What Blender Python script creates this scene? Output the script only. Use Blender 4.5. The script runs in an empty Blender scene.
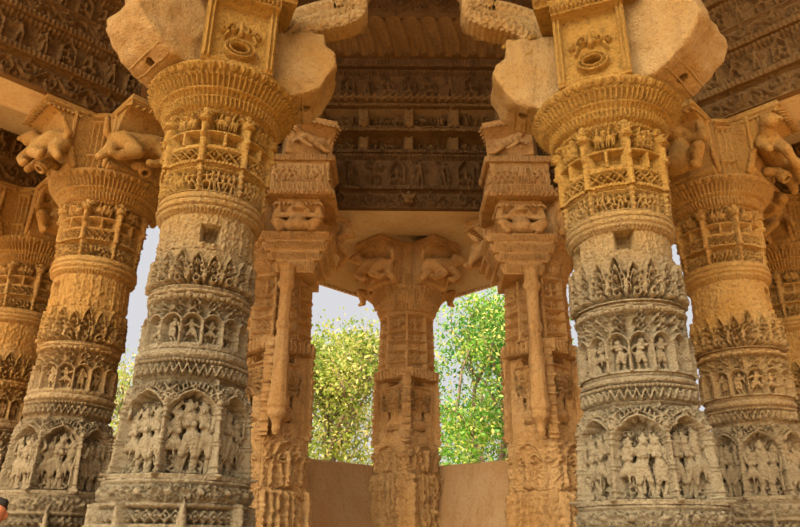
import bpy, math, random
import numpy as np
from mathutils import Vector, Matrix
PI = math.pi
EYE = 1.3
COL = bpy.context.scene.collection
rng = random.Random(7)
nrg = np.random.RandomState(5)

# ------------------------------------------------------------------ materials
def node_mat(name):
    m = bpy.data.materials.new(name); m.use_nodes = True
    nt = m.node_tree; nt.nodes.clear()
    out = nt.nodes.new('ShaderNodeOutputMaterial'); b = nt.nodes.new('ShaderNodeBsdfPrincipled')
    nt.links.new(b.outputs[0], out.inputs[0])
    b.inputs['Specular IOR Level'].default_value = 0.25
    return m, nt, b

def stone(name, warm, pale, dark, grey=None, zlo=0, zhi=0, scale=1.0, bump=0.35, rough=0.85, streak=0.3):
    """Weathered sandstone: mottled warm/pale, dark lichen stains, optional grey lower shaft."""
    kk = lambda c: tuple(v*ALB for v in c)
    warm, pale, dark = kk(warm), kk(pale), kk(dark); grey = kk(grey) if grey else None
    m, nt, b = node_mat(name); N = nt.nodes; L = nt.links
    geo = N.new('ShaderNodeNewGeometry')
    def noise(sc, det=6, rg=0.6, vec=None):
        n = N.new('ShaderNodeTexNoise'); n.inputs['Scale'].default_value = sc
        n.inputs['Detail'].default_value = det; n.inputs['Roughness'].default_value = rg
        L.new(vec or geo.outputs['Position'], n.inputs['Vector']); return n.outputs['Fac']
    def ramp(f, a, c):
        r = N.new('ShaderNodeMapRange'); r.inputs[1].default_value = a; r.inputs[2].default_value = c
        L.new(f, r.inputs[0]); return r.outputs[0]
    def mix(f, a, c):
        x = N.new('ShaderNodeMix'); x.data_type = 'RGBA'
        if isinstance(f, float): x.inputs[0].default_value = f
        else: L.new(f, x.inputs[0])
        for i, v in ((6, a), (7, c)):
            if isinstance(v, tuple): x.inputs[i].default_value = (*v, 1)
            else: L.new(v, x.inputs[i])
        return x.outputs[2]
    c = mix(ramp(noise(1.7*scale), 0.35, 0.68), warm, pale)
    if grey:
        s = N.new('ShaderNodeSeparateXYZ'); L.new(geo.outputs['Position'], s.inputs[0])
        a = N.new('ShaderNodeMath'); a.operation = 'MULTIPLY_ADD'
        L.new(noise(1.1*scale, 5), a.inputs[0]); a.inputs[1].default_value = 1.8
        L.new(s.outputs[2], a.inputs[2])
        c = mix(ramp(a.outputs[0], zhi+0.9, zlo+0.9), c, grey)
    mp = N.new('ShaderNodeMapping'); mp.inputs['Scale'].default_value = (7, 7, 0.9)
    L.new(geo.outputs['Position'], mp.inputs['Vector'])
    st = ramp(noise(1.0, 5, 0.6, mp.outputs[0]), 0.52, 0.75)
    q = N.new('ShaderNodeMath'); q.operation = 'MULTIPLY'; L.new(st, q.inputs[0]); q.inputs[1].default_value = streak
    c = mix(q.outputs[0], c, dark)
    sp = ramp(noise(26*scale, 5, 0.75), 0.50, 0.68)
    q2 = N.new('ShaderNodeMath'); q2.operation = 'MULTIPLY'; L.new(sp, q2.inputs[0]); q2.inputs[1].default_value = 0.6
    c = mix(q2.outputs[0], c, dark)
    L.new(c, b.inputs['Base Color']); b.inputs['Roughness'].default_value = rough
    bp = N.new('ShaderNodeBump'); bp.inputs['Strength'].default_value = min(1, bump*2.2); bp.inputs['Distance'].default_value = 0.03
    vo = N.new('ShaderNodeTexVoronoi'); vo.inputs['Scale'].default_value = 55; L.new(geo.outputs['Position'], vo.inputs['Vector'])
    ad = N.new('ShaderNodeMath'); ad.operation = 'MULTIPLY_ADD'; L.new(vo.outputs['Distance'], ad.inputs[0]); ad.inputs[1].default_value = .45
    L.new(noise(30, 8, 0.75), ad.inputs[2]); L.new(ad.outputs[0], bp.inputs['Height']); L.new(bp.outputs[0], b.inputs['Normal'])
    return m

ALB = 0.52
M = {}
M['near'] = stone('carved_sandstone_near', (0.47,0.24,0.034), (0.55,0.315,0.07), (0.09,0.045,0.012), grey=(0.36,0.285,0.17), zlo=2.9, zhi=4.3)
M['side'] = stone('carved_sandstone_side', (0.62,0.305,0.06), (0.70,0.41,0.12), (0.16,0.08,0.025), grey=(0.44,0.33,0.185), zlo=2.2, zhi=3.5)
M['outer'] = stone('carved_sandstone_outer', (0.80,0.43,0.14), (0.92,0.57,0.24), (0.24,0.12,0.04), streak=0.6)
M['beam'] = stone('carved_sandstone_beam', (0.27,0.135,0.036), (0.34,0.185,0.06), (0.08,0.04,0.014), streak=0.4)  # shade on the inward-facing beam friezes is put into this dark tone
M['shaded'] = stone('shaded_carved_sandstone', (0.18,0.088,0.026), (0.25,0.13,0.045), (0.05,0.025,0.01), streak=0.5)  # darkest copy of the stone: shade of stack and ceiling painted in
M['broken'] = stone('broken_plain_sandstone', (0.52,0.29,0.08), (0.60,0.40,0.17), (0.24,0.12,0.04), streak=0.25)
M['soffit'] = stone('bounce_lit_plain_sandstone', (0.90,0.64,0.36), (1.0,0.80,0.52), (0.60,0.36,0.16), bump=0.15, streak=0.3)  # floor bounce on the undersides is painted in as a paler stone
M['parapet'] = stone('parapet_sandstone', (0.66,0.36,0.14), (0.76,0.48,0.23), (0.40,0.20,0.07), bump=0.2, streak=0.5)
M['floor'] = stone('floor_sandstone', (0.50,0.28,0.10), (0.58,0.36,0.15), (0.30,0.16,0.06), bump=0.15)
def flat(name, col, rough=0.8):
    m, nt, b = node_mat(name)
    n = nt.nodes.new('ShaderNodeTexNoise'); n.inputs['Scale'].default_value = 9
    x = nt.nodes.new('ShaderNodeMix'); x.data_type = 'RGBA'
    x.inputs[6].default_value = (*col, 1); x.inputs[7].default_value = (*[c*0.7 for c in col], 1)
    nt.links.new(n.outputs['Fac'], x.inputs[0]); nt.links.new(x.outputs[2], b.inputs['Base Color'])
    b.inputs['Roughness'].default_value = rough
    return m
M['bark'] = flat('tree_bark', (0.16,0.11,0.07))
M['skin'] = flat('skin', (0.62,0.22,0.10), 0.6)
M['hair'] = flat('black_hair', (0.02,0.015,0.012), 0.5)
M['shirt'] = flat('dark_shirt', (0.05,0.035,0.04))
M['trousers'] = flat('dark_trousers', (0.06,0.06,0.08))
def leafmat(name, c1, c2, c3):
    m, nt, b = node_mat(name); N = nt.nodes; L = nt.links
    g = N.new('ShaderNodeNewGeometry')
    n = N.new('ShaderNodeTexNoise'); n.inputs['Scale'].default_value = 0.9; n.inputs['Detail'].default_value = 3
    L.new(g.outputs['Position'], n.inputs['Vector'])
    r = N.new('ShaderNodeValToRGB'); r.color_ramp.elements[0].position = 0.36; r.color_ramp.elements[0].color = (*c1, 1)
    r.color_ramp.elements[1].position = 0.62; r.color_ramp.elements[1].color = (*c2, 1)
    L.new(n.outputs['Fac'], r.inputs[0])
    x = N.new('ShaderNodeMix'); x.data_type = 'RGBA'; L.new(r.outputs[0], x.inputs[6]); x.inputs[7].default_value = (*c3, 1)
    q = N.new('ShaderNodeMath'); q.operation = 'POWER'; L.new(g.outputs['Random Per Island'], q.inputs[0]); q.inputs[1].default_value = 4.5
    L.new(q.outputs[0], x.inputs[0])
    L.new(x.outputs[2], b.inputs['Base Color']); b.inputs['Roughness'].default_value = 0.55
    tr = N.new('ShaderNodeBsdfTranslucent'); L.new(x.outputs[2], tr.inputs[0])
    ms = N.new('ShaderNodeMixShader'); ms.inputs[0].default_value = 0.5
    L.new(b.outputs[0], ms.inputs[1]); L.new(tr.outputs[0], ms.inputs[2])
    L.new(ms.outputs[0], [k for k in N if k.type == 'OUTPUT_MATERIAL'][0].inputs[0])
    return m
M['leaf_l'] = leafmat('olive_leaves', (0.07,0.14,0.015), (0.22,0.27,0.03), (0.62,0.50,0.20))
M['leaf_r'] = leafmat('green_leaves', (0.015,0.12,0.012), (0.12,0.28,0.02), (0.60,0.54,0.16))

# ------------------------------------------------------------------ objects
def mesh_from(name, V, F, mat, smooth=True, angle=None):
    me = bpy.data.meshes.new(name); V = np.asarray(V, dtype=np.float64)
    if isinstance(F, np.ndarray):
        me.vertices.add(len(V)); me.vertices.foreach_set('co', V.ravel())
        me.loops.add(F.size); me.loops.foreach_set('vertex_index', F.ravel().astype(np.int32))
        me.polygons.add(len(F)); me.polygons.foreach_set('loop_start', (np.arange(len(F))*F.shape[1]).astype(np.int32))
        me.update(calc_edges=True); me.validate()
    else:
        me.from_pydata([tuple(v) for v in V], [], F); me.update()
    me.materials.append(mat)
    if smooth: me.polygons.foreach_set('use_smooth', np.ones(len(me.polygons), dtype=bool))
    return me
def link(name, me, parent=None, loc=(0,0,0), rotz=0.0):
    o = bpy.data.objects.new(name, me); COL.objects.link(o)
    o.location = loc; o.rotation_euler = (0, 0, rotz)
    if parent: o.parent = parent
    return o
def tag(o, label, cat, group=None):
    o['label'] = label; o['category'] = cat; o['kind'] = 'thing'
    if group: o['group'] = group
    return o
def structure(o): o['kind'] = 'structure'; return o
def copy_tree(o, parent=None):
    c = o.copy(); COL.objects.link(c)
    if parent: c.parent = parent
    for ch in kids.get(o.name, []): copy_tree(ch, c)
    return c
kids = {}
def refresh_kids():
    kids.clear()
    for o in list(COL.objects):
        if o.parent: kids.setdefault(o.parent.name, []).append(o)

# ------------------------------------------------------------------ relief canvas
KR = 1.55
class Cv:
    """A height map in metres over u (along) and v (up); carving tools take the max or the min."""
    def __init__(s, W, H, res, per=True):
        s.W, s.H, s.per = W, H, per
        s.nx = max(8, int(round(W/res))); s.ny = max(3, int(round(H/res))+1)
        s.du = W/(s.nx if per else s.nx-1); s.dv = H/(s.ny-1)
        s.h = np.zeros((s.ny, s.nx)); s.b = 0.0
        s.U = np.arange(s.nx)*s.du; s.Vv = np.arange(s.ny)*s.dv
    def win(s, u0, u1, v0, v1):
        j0 = max(0, int(math.floor(v0/s.dv))); j1 = min(s.ny-1, int(math.ceil(v1/s.dv)))
        i0 = int(math.floor(u0/s.du)); i1 = int(math.ceil(u1/s.du))
        if not s.per: i0 = max(0, i0); i1 = min(s.nx-1, i1)
        if j1 < j0 or i1 < i0: return None
        ii = np.arange(i0, i1+1); jj = np.arange(j0, j1+1)
        return np.ix_(jj, ii % s.nx if s.per else ii), (ii*s.du)[None, :], (jj*s.dv)[:, None]
    def put(s, w, val, mask):
        a = s.h[w[0]]; s.h[w[0]] = np.where(mask, np.maximum(a, val), a)
    def cut(s, w, val, mask):
        a = s.h[w[0]]; s.h[w[0]] = np.where(mask, np.minimum(a, val), a)
    def cap(s, x0, y0, x1, y1, r0, r1=None, h=0.02, p=0.4):
        if r1 is None: r1 = r0
        R = max(r0, r1)
        w = s.win(min(x0,x1)-R, max(x0,x1)+R, min(y0,y1)-R, max(y0,y1)+R)
        if w is None: return
        dx, dy = x1-x0, y1-y0; L = dx*dx+dy*dy+1e-12
        t = np.clip(((w[1]-x0)*dx+(w[2]-y0)*dy)/L, 0, 1)
        d = np.hypot(w[1]-x0-t*dx, w[2]-y0-t*dy)/(r0+(r1-r0)*t)
        s.put(w, s.b+h*np.power(np.clip(1-d*d, 0, 1), p), d < 1)
    def blob(s, x, y, rx, ry, h, p=0.5):
        w = s.win(x-rx, x+rx, y-ry, y+ry)
        if w is None: return
        d2 = ((w[1]-x)/rx)**2+((w[2]-y)/ry)**2
        s.put(w, s.b+h*np.power(np.clip(1-d2, 0, 1), p), d2 < 1)
    def dig(s, x, y, rx, ry, depth):
        w = s.win(x-rx, x+rx, y-ry, y+ry)
        if w is None: return
        d2 = ((w[1]-x)/rx)**2+((w[2]-y)/ry)**2
        s.cut(w, -depth, d2 < 1)
    def box(s, x0, x1, y0, y1, h):
        w = s.win(x0, x1, y0, y1)
        if w: s.put(w, h, np.ones((w[2].shape[0], w[1].shape[1]), bool))
    def rec(s, x0, x1, y0, y1, h):
        w = s.win(x0, x1, y0, y1)
        if w: s.cut(w, h, np.ones((w[2].shape[0], w[1].shape[1]), bool))
    def line(s, pts, r, h, r1=None, p=0.4):
        n = len(pts)-1
        for i in range(n):
            a = r if r1 is None else r+(r1-r)*i/n; c = r if r1 is None else r+(r1-r)*(i+1)/n
            s.cap(*pts[i], *pts[i+1], a, c, h, p)
    def spiral(s, x, y, R, h, w, turns=1.4, d=1, ph=0.0):
        n = 14; pts = []
        for i in range(n+1):
            t = i/n; a = ph+d*t*turns*2*PI; r = R*(1-0.85*t)
            pts.append((x+r*math.cos(a), y+r*math.sin(a)))
        s.line(pts, w, h, w*0.8)
    def dent(s, y0, y1, n, h, duty=0.55, slant=0.0):
        w = s.win(0, s.W-s.du*0.5 if s.per else s.W, y0, y1)
        if w is None: return
        f = ((w[1]/s.W*n)+(w[2]-y0)*slant) % 1.0
        m = f < duty
        s.put(w, s.b+h*np.power(np.clip(np.sin(np.clip(f/duty, 0, 1)*PI), 0, 1), 0.5), m)
    def beads(s, y, r, n, h):
        for i in range(n): s.blob((i+0.5)*s.W/n, y, r, r, h)
    def leaves(s, y0, y1, n, h, down=False):
        w = s.win(0, s.W-s.du*0.5 if s.per else s.W, y0, y1)
        f = (w[1]/s.W*n) % 1.0-0.5; t = (w[2]-y0)/(y1-y0)
        if down: t = 1-t
        half = 0.46*np.sqrt(np.clip(1-t**2.2, 0, 1))
        d = np.abs(f)/(half+1e-6)
        g = h*np.power(np.clip(1-d**2, 0, 1), 0.4)*(1-0.45*(np.abs(f) < 0.06))
        s.put(w, s.b+g+0*t, d < 1)
    def zig(s, y0, y1, n, w, h):
        st = s.W/n
        for i in range(n):
            s.cap(i*st, y0, (i+.5)*st, y1, w, w, h); s.cap((i+.5)*st, y1, (i+1)*st, y0, w, w, h)
    def vine(s, x0, x1, yc, amp, per, w, h):
        n = max(1, int(round((x1-x0)/per))); per = (x1-x0)/n
        pts = [(x0+i*per/12, yc+amp*0.55*math.sin(i/12*2*PI)) for i in range(12*n+1)]
        s.line(pts, w, h)
        for i in range(n):
            for k, d in ((0.25, 1), (0.75, -1)):
                cx = x0+(i+k)*per; cy = yc-d*amp*0.28
                s.spiral(cx, cy, amp*0.62, h*0.9, w*0.85, 1.3, d, PI/2*d)
                for a in range(5):
                    an = a*1.26+d; s.blob(cx+amp*0.85*math.cos(an), cy+amp*0.7*math.sin(an), w*1.6, w*1.1, h*0.75)
    def lattice(s, x0, x1, y0, y1, st, w, h):
        n = max(1, int(round((x1-x0)/st))); st = (x1-x0)/n
        for i in range(n):
            a = x0+i*st
            s.cap(a, y0, a+st, y1, w, w, h); s.cap(a, y1, a+st, y0, w, w, h)
            s.blob(a, (y0+y1)/2, w*1.7, w*1.7, h*1.2)
    def filigree(s, x0, x1, y0, y1, st, depth, keep=None):
        """Deeply drilled scrollwork on a sunk ground."""
        w = s.win(x0, x1, y0, y1)
        if w is None: return
        s.cut(w, -depth, np.ones((w[2].shape[0], w[1].shape[1]), bool) & (s.h[w[0]] < 1e-4))
        b = s.b; s.b = -depth; nx = max(1, int(round((x1-x0)/st))); ny = max(1, int(round((y1-y0)/st)))
        for i in range(nx):
            for j in range(ny):
                x = x0+(i+.5)*(x1-x0)/nx; y = y0+(j+.5)*(y1-y0)/ny; d = 1 if (i+j) % 2 else -1
                s.spiral(x, y, st*.42, depth*1.15, st*.105, 1.15, d, rng.random()*6)
                for q in range(2):
                    a = rng.random()*6.3; s.blob(x+st*.45*math.cos(a), y+st*.45*math.sin(a), st*.15, st*.12, depth*1.1)
        s.b = b
    def person(s, x, y, H, k=None, fl=None, h=0.03):
        P = POSES[k if k is not None else rng.randrange(len(POSES))]
        f = fl if fl is not None else rng.choice((-1, 1))
        for a, c, r0, r1 in P:
            s.cap(x+f*a[0]*H, y+a[1]*H, x+f*c[0]*H, y+c[1]*H, r0*H, r1*H, h)
    def rough(s, amp, sc=3):
        n = nrg.rand(s.ny, s.nx)-0.5
        for _ in range(sc):
            n = (n+np.roll(n,1,0)+np.roll(n,-1,0)+np.roll(n,1,1)+np.roll(n,-1,1))/5
        s.h += n*amp*4

def pose(head, sL, sR, eL, hL, eR, hR, hip, kL, fL, kR, fR, extra=()):
    neck = ((sL[0]+sR[0])/2, (sL[1]+sR[1])/2)
    L = [(head, (head[0], head[1]+.03), .074, .068), ((head[0], head[1]+.09), (head[0]*1.2, head[1]+.13), .05, .03),
         (neck, head, .045, .04), (sL, sR, .058, .058), (neck, ((neck[0]+hip[0])/2, (neck[1]+hip[1])/2), .105, .072),
         (((neck[0]+hip[0])/2, (neck[1]+hip[1])/2), hip, .072, .108),
         (sL, eL, .045, .036), (eL, hL, .036, .03), (sR, eR, .045, .036), (eR, hR, .036, .03),
         ((hip[0]-.05, hip[1]), kL, .082, .056), (kL, fL, .054, .036), ((hip[0]+.05, hip[1]), kR, .082, .056), (kR, fR, .054, .036),
         (fL, (fL[0]-.07, fL[1]-.005), .035, .025), (fR, (fR[0]+.07, fR[1]-.005), .035, .025),
         (hL, (hL[0], hL[1]+.035), .034, .024), (hR, (hR[0], hR[1]+.035), .034, .024)]
    return L+list(extra)
POSES = [
 pose((.04,.84),(-.13,.73),(.14,.74),(-.24,.60),(-.16,.47),(.26,.80),(.16,.93),(-.04,.47),(-.09,.25),(-.07,.04),(.09,.26),(.11,.04)),
 pose((0,.85),(-.14,.74),(.14,.74),(-.22,.58),(-.06,.60),(.22,.57),(.05,.64),(0,.48),(-.08,.26),(-.08,.04),(.08,.26),(.08,.04)),
 pose((.03,.80),(-.13,.69),(.14,.70),(-.29,.78),(-.20,.93),(.28,.62),(.30,.80),(.0,.42),(-.21,.33),(-.10,.05),(.20,.33),(.13,.04)),
 pose((-.05,.82),(-.17,.71),(.09,.72),(-.30,.62),(-.34,.78),(.22,.64),(.34,.70),(.02,.46),(-.16,.30),(-.24,.05),(.15,.25),(.22,.04), [((.34,.45),(.34,1.0),.018,.018)]),
 pose((-.02,.84),(-.14,.74),(.12,.73),(-.18,.56),(-.24,.42),(.16,.56),(.02,.50),(.04,.47),(-.03,.25),(-.09,.04),(.12,.27),(.03,.04), [((-.24,.42),(-.26,.1),.02,.03)]),
 pose((.02,.70),(-.14,.58),(.14,.58),(-.25,.44),(-.17,.31),(.25,.45),(.22,.62),(0,.24),(-.27,.14),(-.06,.05),(.27,.14),(.07,.04)),
]

# ------------------------------------------------------------------ cylinder bands and flat friezes
def band_mesh(name, z0, cv, rn, prof, mat, facet=0.0, rin=0.28, segs=8, phase=0.0):
    """Full ring: cv wraps round the shaft, prof(t 0..1) is the bare radius, t up the band."""
    th = cv.U/cv.W*2*PI
    t = cv.Vv/cv.H
    r = prof(t)[:, None]*np.ones((1, cv.nx))
    if facet:
        seg = 2*PI/segs
        a = ((th-phase+seg/2) % seg)-seg/2
        fac = 1/np.cos(a); fac = fac/np.mean(fac)
        r = r*(1+facet*(fac-1))[None, :]
    r = r+cv.h*KR
    X = r*np.cos(th)[None, :]; Y = r*np.sin(th)[None, :]; Z = (z0+cv.Vv)[:, None]*np.ones((1, cv.nx))
    V = np.stack([X, Y, Z], -1)
    c, sn = np.cos(th), np.sin(th)
    bot = np.stack([rin*c, rin*sn, np.full_like(c, z0)], -1)[None]; top = np.stack([rin*c, rin*sn, np.full_like(c, z0+cv.H)], -1)[None]
    V = np.concatenate([bot, V[:1], V, V[-1:], top], 0); ny = V.shape[0]; nx = cv.nx
    idx = np.arange(ny*nx).reshape(ny, nx); R = np.roll(idx, -1, 1)
    F = np.stack([idx[:-1], R[:-1], R[1:], idx[1:]], -1)
    F = np.delete(F, [1, ny-3], axis=0).reshape(-1, 4)       # separate rims keep the ledges crisp
    return mesh_from(name, V.reshape(-1, 3), F, mat)

def slab_mesh(name, L, z0, depth, cv, mat, lean=None):
    """Long block with a carved front: local x along, +y outwards, back at y=-depth. lean: outward offset by t."""
    nx, ny = cv.nx, cv.ny
    x = np.linspace(-L/2, L/2, nx)[None, :]*np.ones((ny, 1)); z = (z0+cv.Vv)[:, None]*np.ones((1, nx))
    y = cv.h*1.7
    if lean is not None: y += np.interp(cv.Vv/cv.H, *lean)[:, None]
    Fv = np.stack([x, y, z], -1)
    bb = np.stack([x[0], np.full(nx, -depth), z[0]], -1)[None]; bt = np.stack([x[-1], np.full(nx, -depth), z[-1]], -1)[None]
    V = np.concatenate([bb, Fv[:1], Fv, Fv[-1:], bt], 0); n2 = V.shape[0]
    idx = np.arange(n2*nx).reshape(n2, nx)
    F = np.stack([idx[:-1, :-1], idx[:-1, 1:], idx[1:, 1:], idx[1:, :-1]], -1)
    F = np.delete(F, [1, n2-3], axis=0).reshape(-1, 4).tolist()
    V = V.reshape(-1, 3).tolist()
    k = len(V); c4 = [(-L/2, -depth, z0), (L/2, -depth, z0), (L/2, -depth, z0+cv.H), (-L/2, -depth, z0+cv.H)]; V += c4
    ends = [[k, k+1, k+2, k+3]]
    for ix, rev in ((0, False), (-1, True)):
        m0 = len(V); col = [bb[0, ix].tolist()]+Fv[:, ix].tolist()+[bt[0, ix].tolist()]; V += col
        f_ = list(range(m0, len(V))); ends.append(f_[::-1] if not rev else f_)
    me = mesh_from(name, V, F+ends, mat)
    for p in list(me.polygons)[-3:]: p.use_smooth = False
    return me

def prism(name, prof, w, mat, bevel=0.0, rough=0.0, seg=1, taper=None):
    """Side outline (x, z) extruded along y over width w, with optional rounded worn edges."""
    n = len(prof); V = []; ys = [-w/2+w*i/seg for i in range(seg+1)]
    for y in ys:
        k = 1.0 if taper is None else taper
        for (x, z) in prof: V.append((x, y, z))
    F = []
    for s in range(seg):
        for i in range(n):
            j = (i+1) % n; F.append([s*n+i, s*n+j, (s+1)*n+j, (s+1)*n+i])
    F.append(list(range(n))[::-1]); F.append([seg*n+i for i in range(n)])
    me = mesh_from(name, V, F, mat, smooth=False)
    return me

def apply_mods(me, mods, name=None):
    o = bpy.data.objects.new('work', me); COL.objects.link(o)
    for typ, kw in mods:
        m = o.modifiers.new('m', typ)
        for k, v in kw.items(): setattr(m, k, v)
    dg = bpy.context.evaluated_depsgraph_get(); dg.update()
    out = bpy.data.meshes.new_from_object(o.evaluated_get(dg))
    bpy.data.objects.remove(o)
    out.name = name or me.name
    return out

def capsule(a, b, r0, r1, n=12):
    a = Vector(a); b = Vector(b); d = b-a; L = d.length
    z = d.normalized() if L > 1e-6 else Vector((0, 0, 1))
    q = z.to_track_quat('Z', 'Y').to_matrix()
    V = [a-z*r0]; rings = []
    for t in (-.8, -.4, 0): rings.append((t*r0, r0*math.sqrt(max(0, 1-t*t))))
    for t in (0, .4, .8): rings.append((L+t*r1, r1*math.sqrt(1-t*t)))
    for (h, r) in rings:
        for i in range(n):
            an = 2*PI*i/n; V.append(a+z*h+q@Vector((r*math.cos(an), r*math.sin(an), 0)))
    V.append(b+z*r1); F = []
    for i in range(n): F.append([0, 1+(i+1) % n, 1+i])
    for k in range(len(rings)-1):
        for i in range(n):
            p = 1+k*n; F.append([p+i, p+(i+1) % n, p+n+(i+1) % n, p+n+i])
    p = 1+(len(rings)-1)*n; e = len(V)-1
    for i in range(n): F.append([p+i, p+(i+1) % n, e])
    return V, F
def blend(name, caps, voxel, mat, smooth=2):
    """Capsules fused into one continuous carved body."""
    V, F = [], []
    for a, b, r0, r1 in caps:
        v, f = capsule(a, b, r0, r1); k = len(V); V += v; F += [[i+k for i in q] for q in f]
    me = mesh_from(name, V, F, mat)
    me = apply_mods(me, [('REMESH', dict(mode='VOXEL', voxel_size=voxel, use_smooth_shade=True)), ('SMOOTH', dict(factor=0.5, iterations=smooth))], name)
    if not me.materials: me.materials.append(mat)
    return me

def figure_mesh(k, mat):
    """Standing / dancing carved figure 1 m tall: local x sideways, +y towards the viewer, feet at z=0."""
    caps = []
    for i, (a, c, r0, r1) in enumerate(POSES[k]):
        yo = {0: .05, 1: .03, 4: .02, 5: .02}.get(i, 0.0)
        if 6 <= i <= 9 or i >= 16: yo = .05
        if i in (10, 12): yo = .05
        caps.append(((a[0], yo, a[1]), (c[0], yo, c[1]), r0, r1))
    hd = POSES[k][0][0]; pr = Vector((hd[0], .05, hd[1]))
    caps += [(pr+Vector((0, .07, .0)), pr+Vector((0, .085, -.015)), .014, .016),                     # nose
             (pr+Vector((-.075, .01, -.03)), pr+Vector((-.085, .01, -.06)), .02, .022), (pr+Vector((.075, .01, -.03)), pr+Vector((.085, .01, -.06)), .02, .022),
             (pr+Vector((-.06, .03, .065)), pr+Vector((.06, .03, .065)), .024, .024)]                # crown band
    sL, sR = POSES[k][3][0], POSES[k][3][1]; nx = (sL[0]+sR[0])/2; nz = sL[1]
    if k in (0, 2, 4):
        for s in (-1, 1): caps.append(((nx+s*.05, .10, nz-.09), (nx+s*.05, .10, nz-.09), .045, .045))
    hp = POSES[k][5][1]
    caps.append(((hp[0]-.11, .06, hp[1]+.02), (hp[0]+.11, .06, hp[1]+.02), .026, .026))               # girdle
    caps.append(((hp[0], .10, hp[1]), (hp[0]+.01, .09, hp[1]-.2), .022, .015))                        # sash
    caps.append(((nx-.05, .07, nz-.01), (nx+.05, .07, nz-.01), .02, .02))                             # necklace
    return blend('carved_figure', caps, .0145, mat)

def dwarf_mesh(mat):
    """Squatting pot-bellied bracket dwarf, arms raised, about 0.5 tall, facing +y."""
    c = [((0,.02,.20),(0,.05,.13),.085,.10), ((0,0,.25),(0,0,.30),.07,.06), ((-.09,0,.305),(.09,0,.305),.04,.04),
         ((0,.05,.385),(0,.06,.375),.068,.062), ((0,.02,.43),(0,.0,.45),.05,.04),
         ((0,.12,.385),(0,.125,.37),.012,.016), ((-.03,.115,.40),(-.022,.115,.40),.012,.012), ((.03,.115,.40),(.022,.115,.40),.012,.012),
         ((-.022,.115,.345),(.022,.115,.345),.011,.011), ((-.075,.04,.37),(-.08,.04,.34),.02,.024), ((.075,.04,.37),(.08,.04,.34),.02,.024)]
    for s in (-1, 1):
        c += [((s*.10,0,.30),(s*.19,.03,.26),.042,.036), ((s*.19,.03,.26),(s*.17,.02,.42),.034,.028), ((s*.17,.02,.42),(s*.15,.03,.47),.035,.028),
              ((s*.06,.03,.10),(s*.17,.12,.15),.062,.05), ((s*.17,.12,.15),(s*.13,.10,.02),.048,.032), ((s*.13,.10,.02),(s*.13,.17,.015),.03,.022)]
    return blend('carved_dwarf', c, .011, mat)
def beast_mesh(mat):
    """Crouching bracket figure bent forward with big limbs, seen under the near-side brackets."""
    c = [((-.16,0,.20),(.10,.02,.26),.085,.095), ((.10,.02,.26),(.20,.06,.33),.07,.055), ((.22,.08,.36),(.24,.10,.35),.065,.06),
         ((.24,.14,.35),(.25,.17,.33),.03,.02), ((.20,.05,.42),(.24,.06,.41),.025,.025),
         ((-.16,.05,.20),(-.08,.13,.10),.07,.055), ((-.08,.13,.10),(-.20,.12,.02),.05,.035), ((-.20,.12,.02),(-.26,.13,.02),.03,.025),
         ((-.17,-.03,.2),(-.24,.04,.08),.07,.05), ((-.24,.04,.08),(-.30,.03,.01),.045,.03),
         ((.10,.07,.24),(.16,.14,.13),.05,.04), ((.16,.14,.13),(.06,.15,.05),.038,.03), ((.06,.15,.05),(.01,.15,.04),.03,.028),
         ((.12,-.02,.3),(.22,.0,.2),.045,.04), ((.22,0,.2),(.27,.06,.12),.035,.03), ((-.26,-.02,.24),(-.30,.05,.32),.03,.02)]
    return blend('carved_beast', c, .012, mat)

FIG = {}
def figs(matkey):
    if matkey not in FIG:
        if not FIG:
            FIG[matkey] = [figure_mesh(k, M[matkey]) for k in range(len(POSES))]+[dwarf_mesh(M[matkey]), beast_mesh(M[matkey])]
        else:
            src = next(iter(FIG.values())); out = []
            for m in src:
                c = m.copy(); c.materials.clear(); c.materials.append(M[matkey]); out.append(c)
            FIG[matkey] = out
    return FIG[matkey]

# ------------------------------------------------------------------ the bands of a round column
def sm(t, pts):
    return np.interp(t, [p[0] for p in pts], [p[1] for p in pts])

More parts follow.
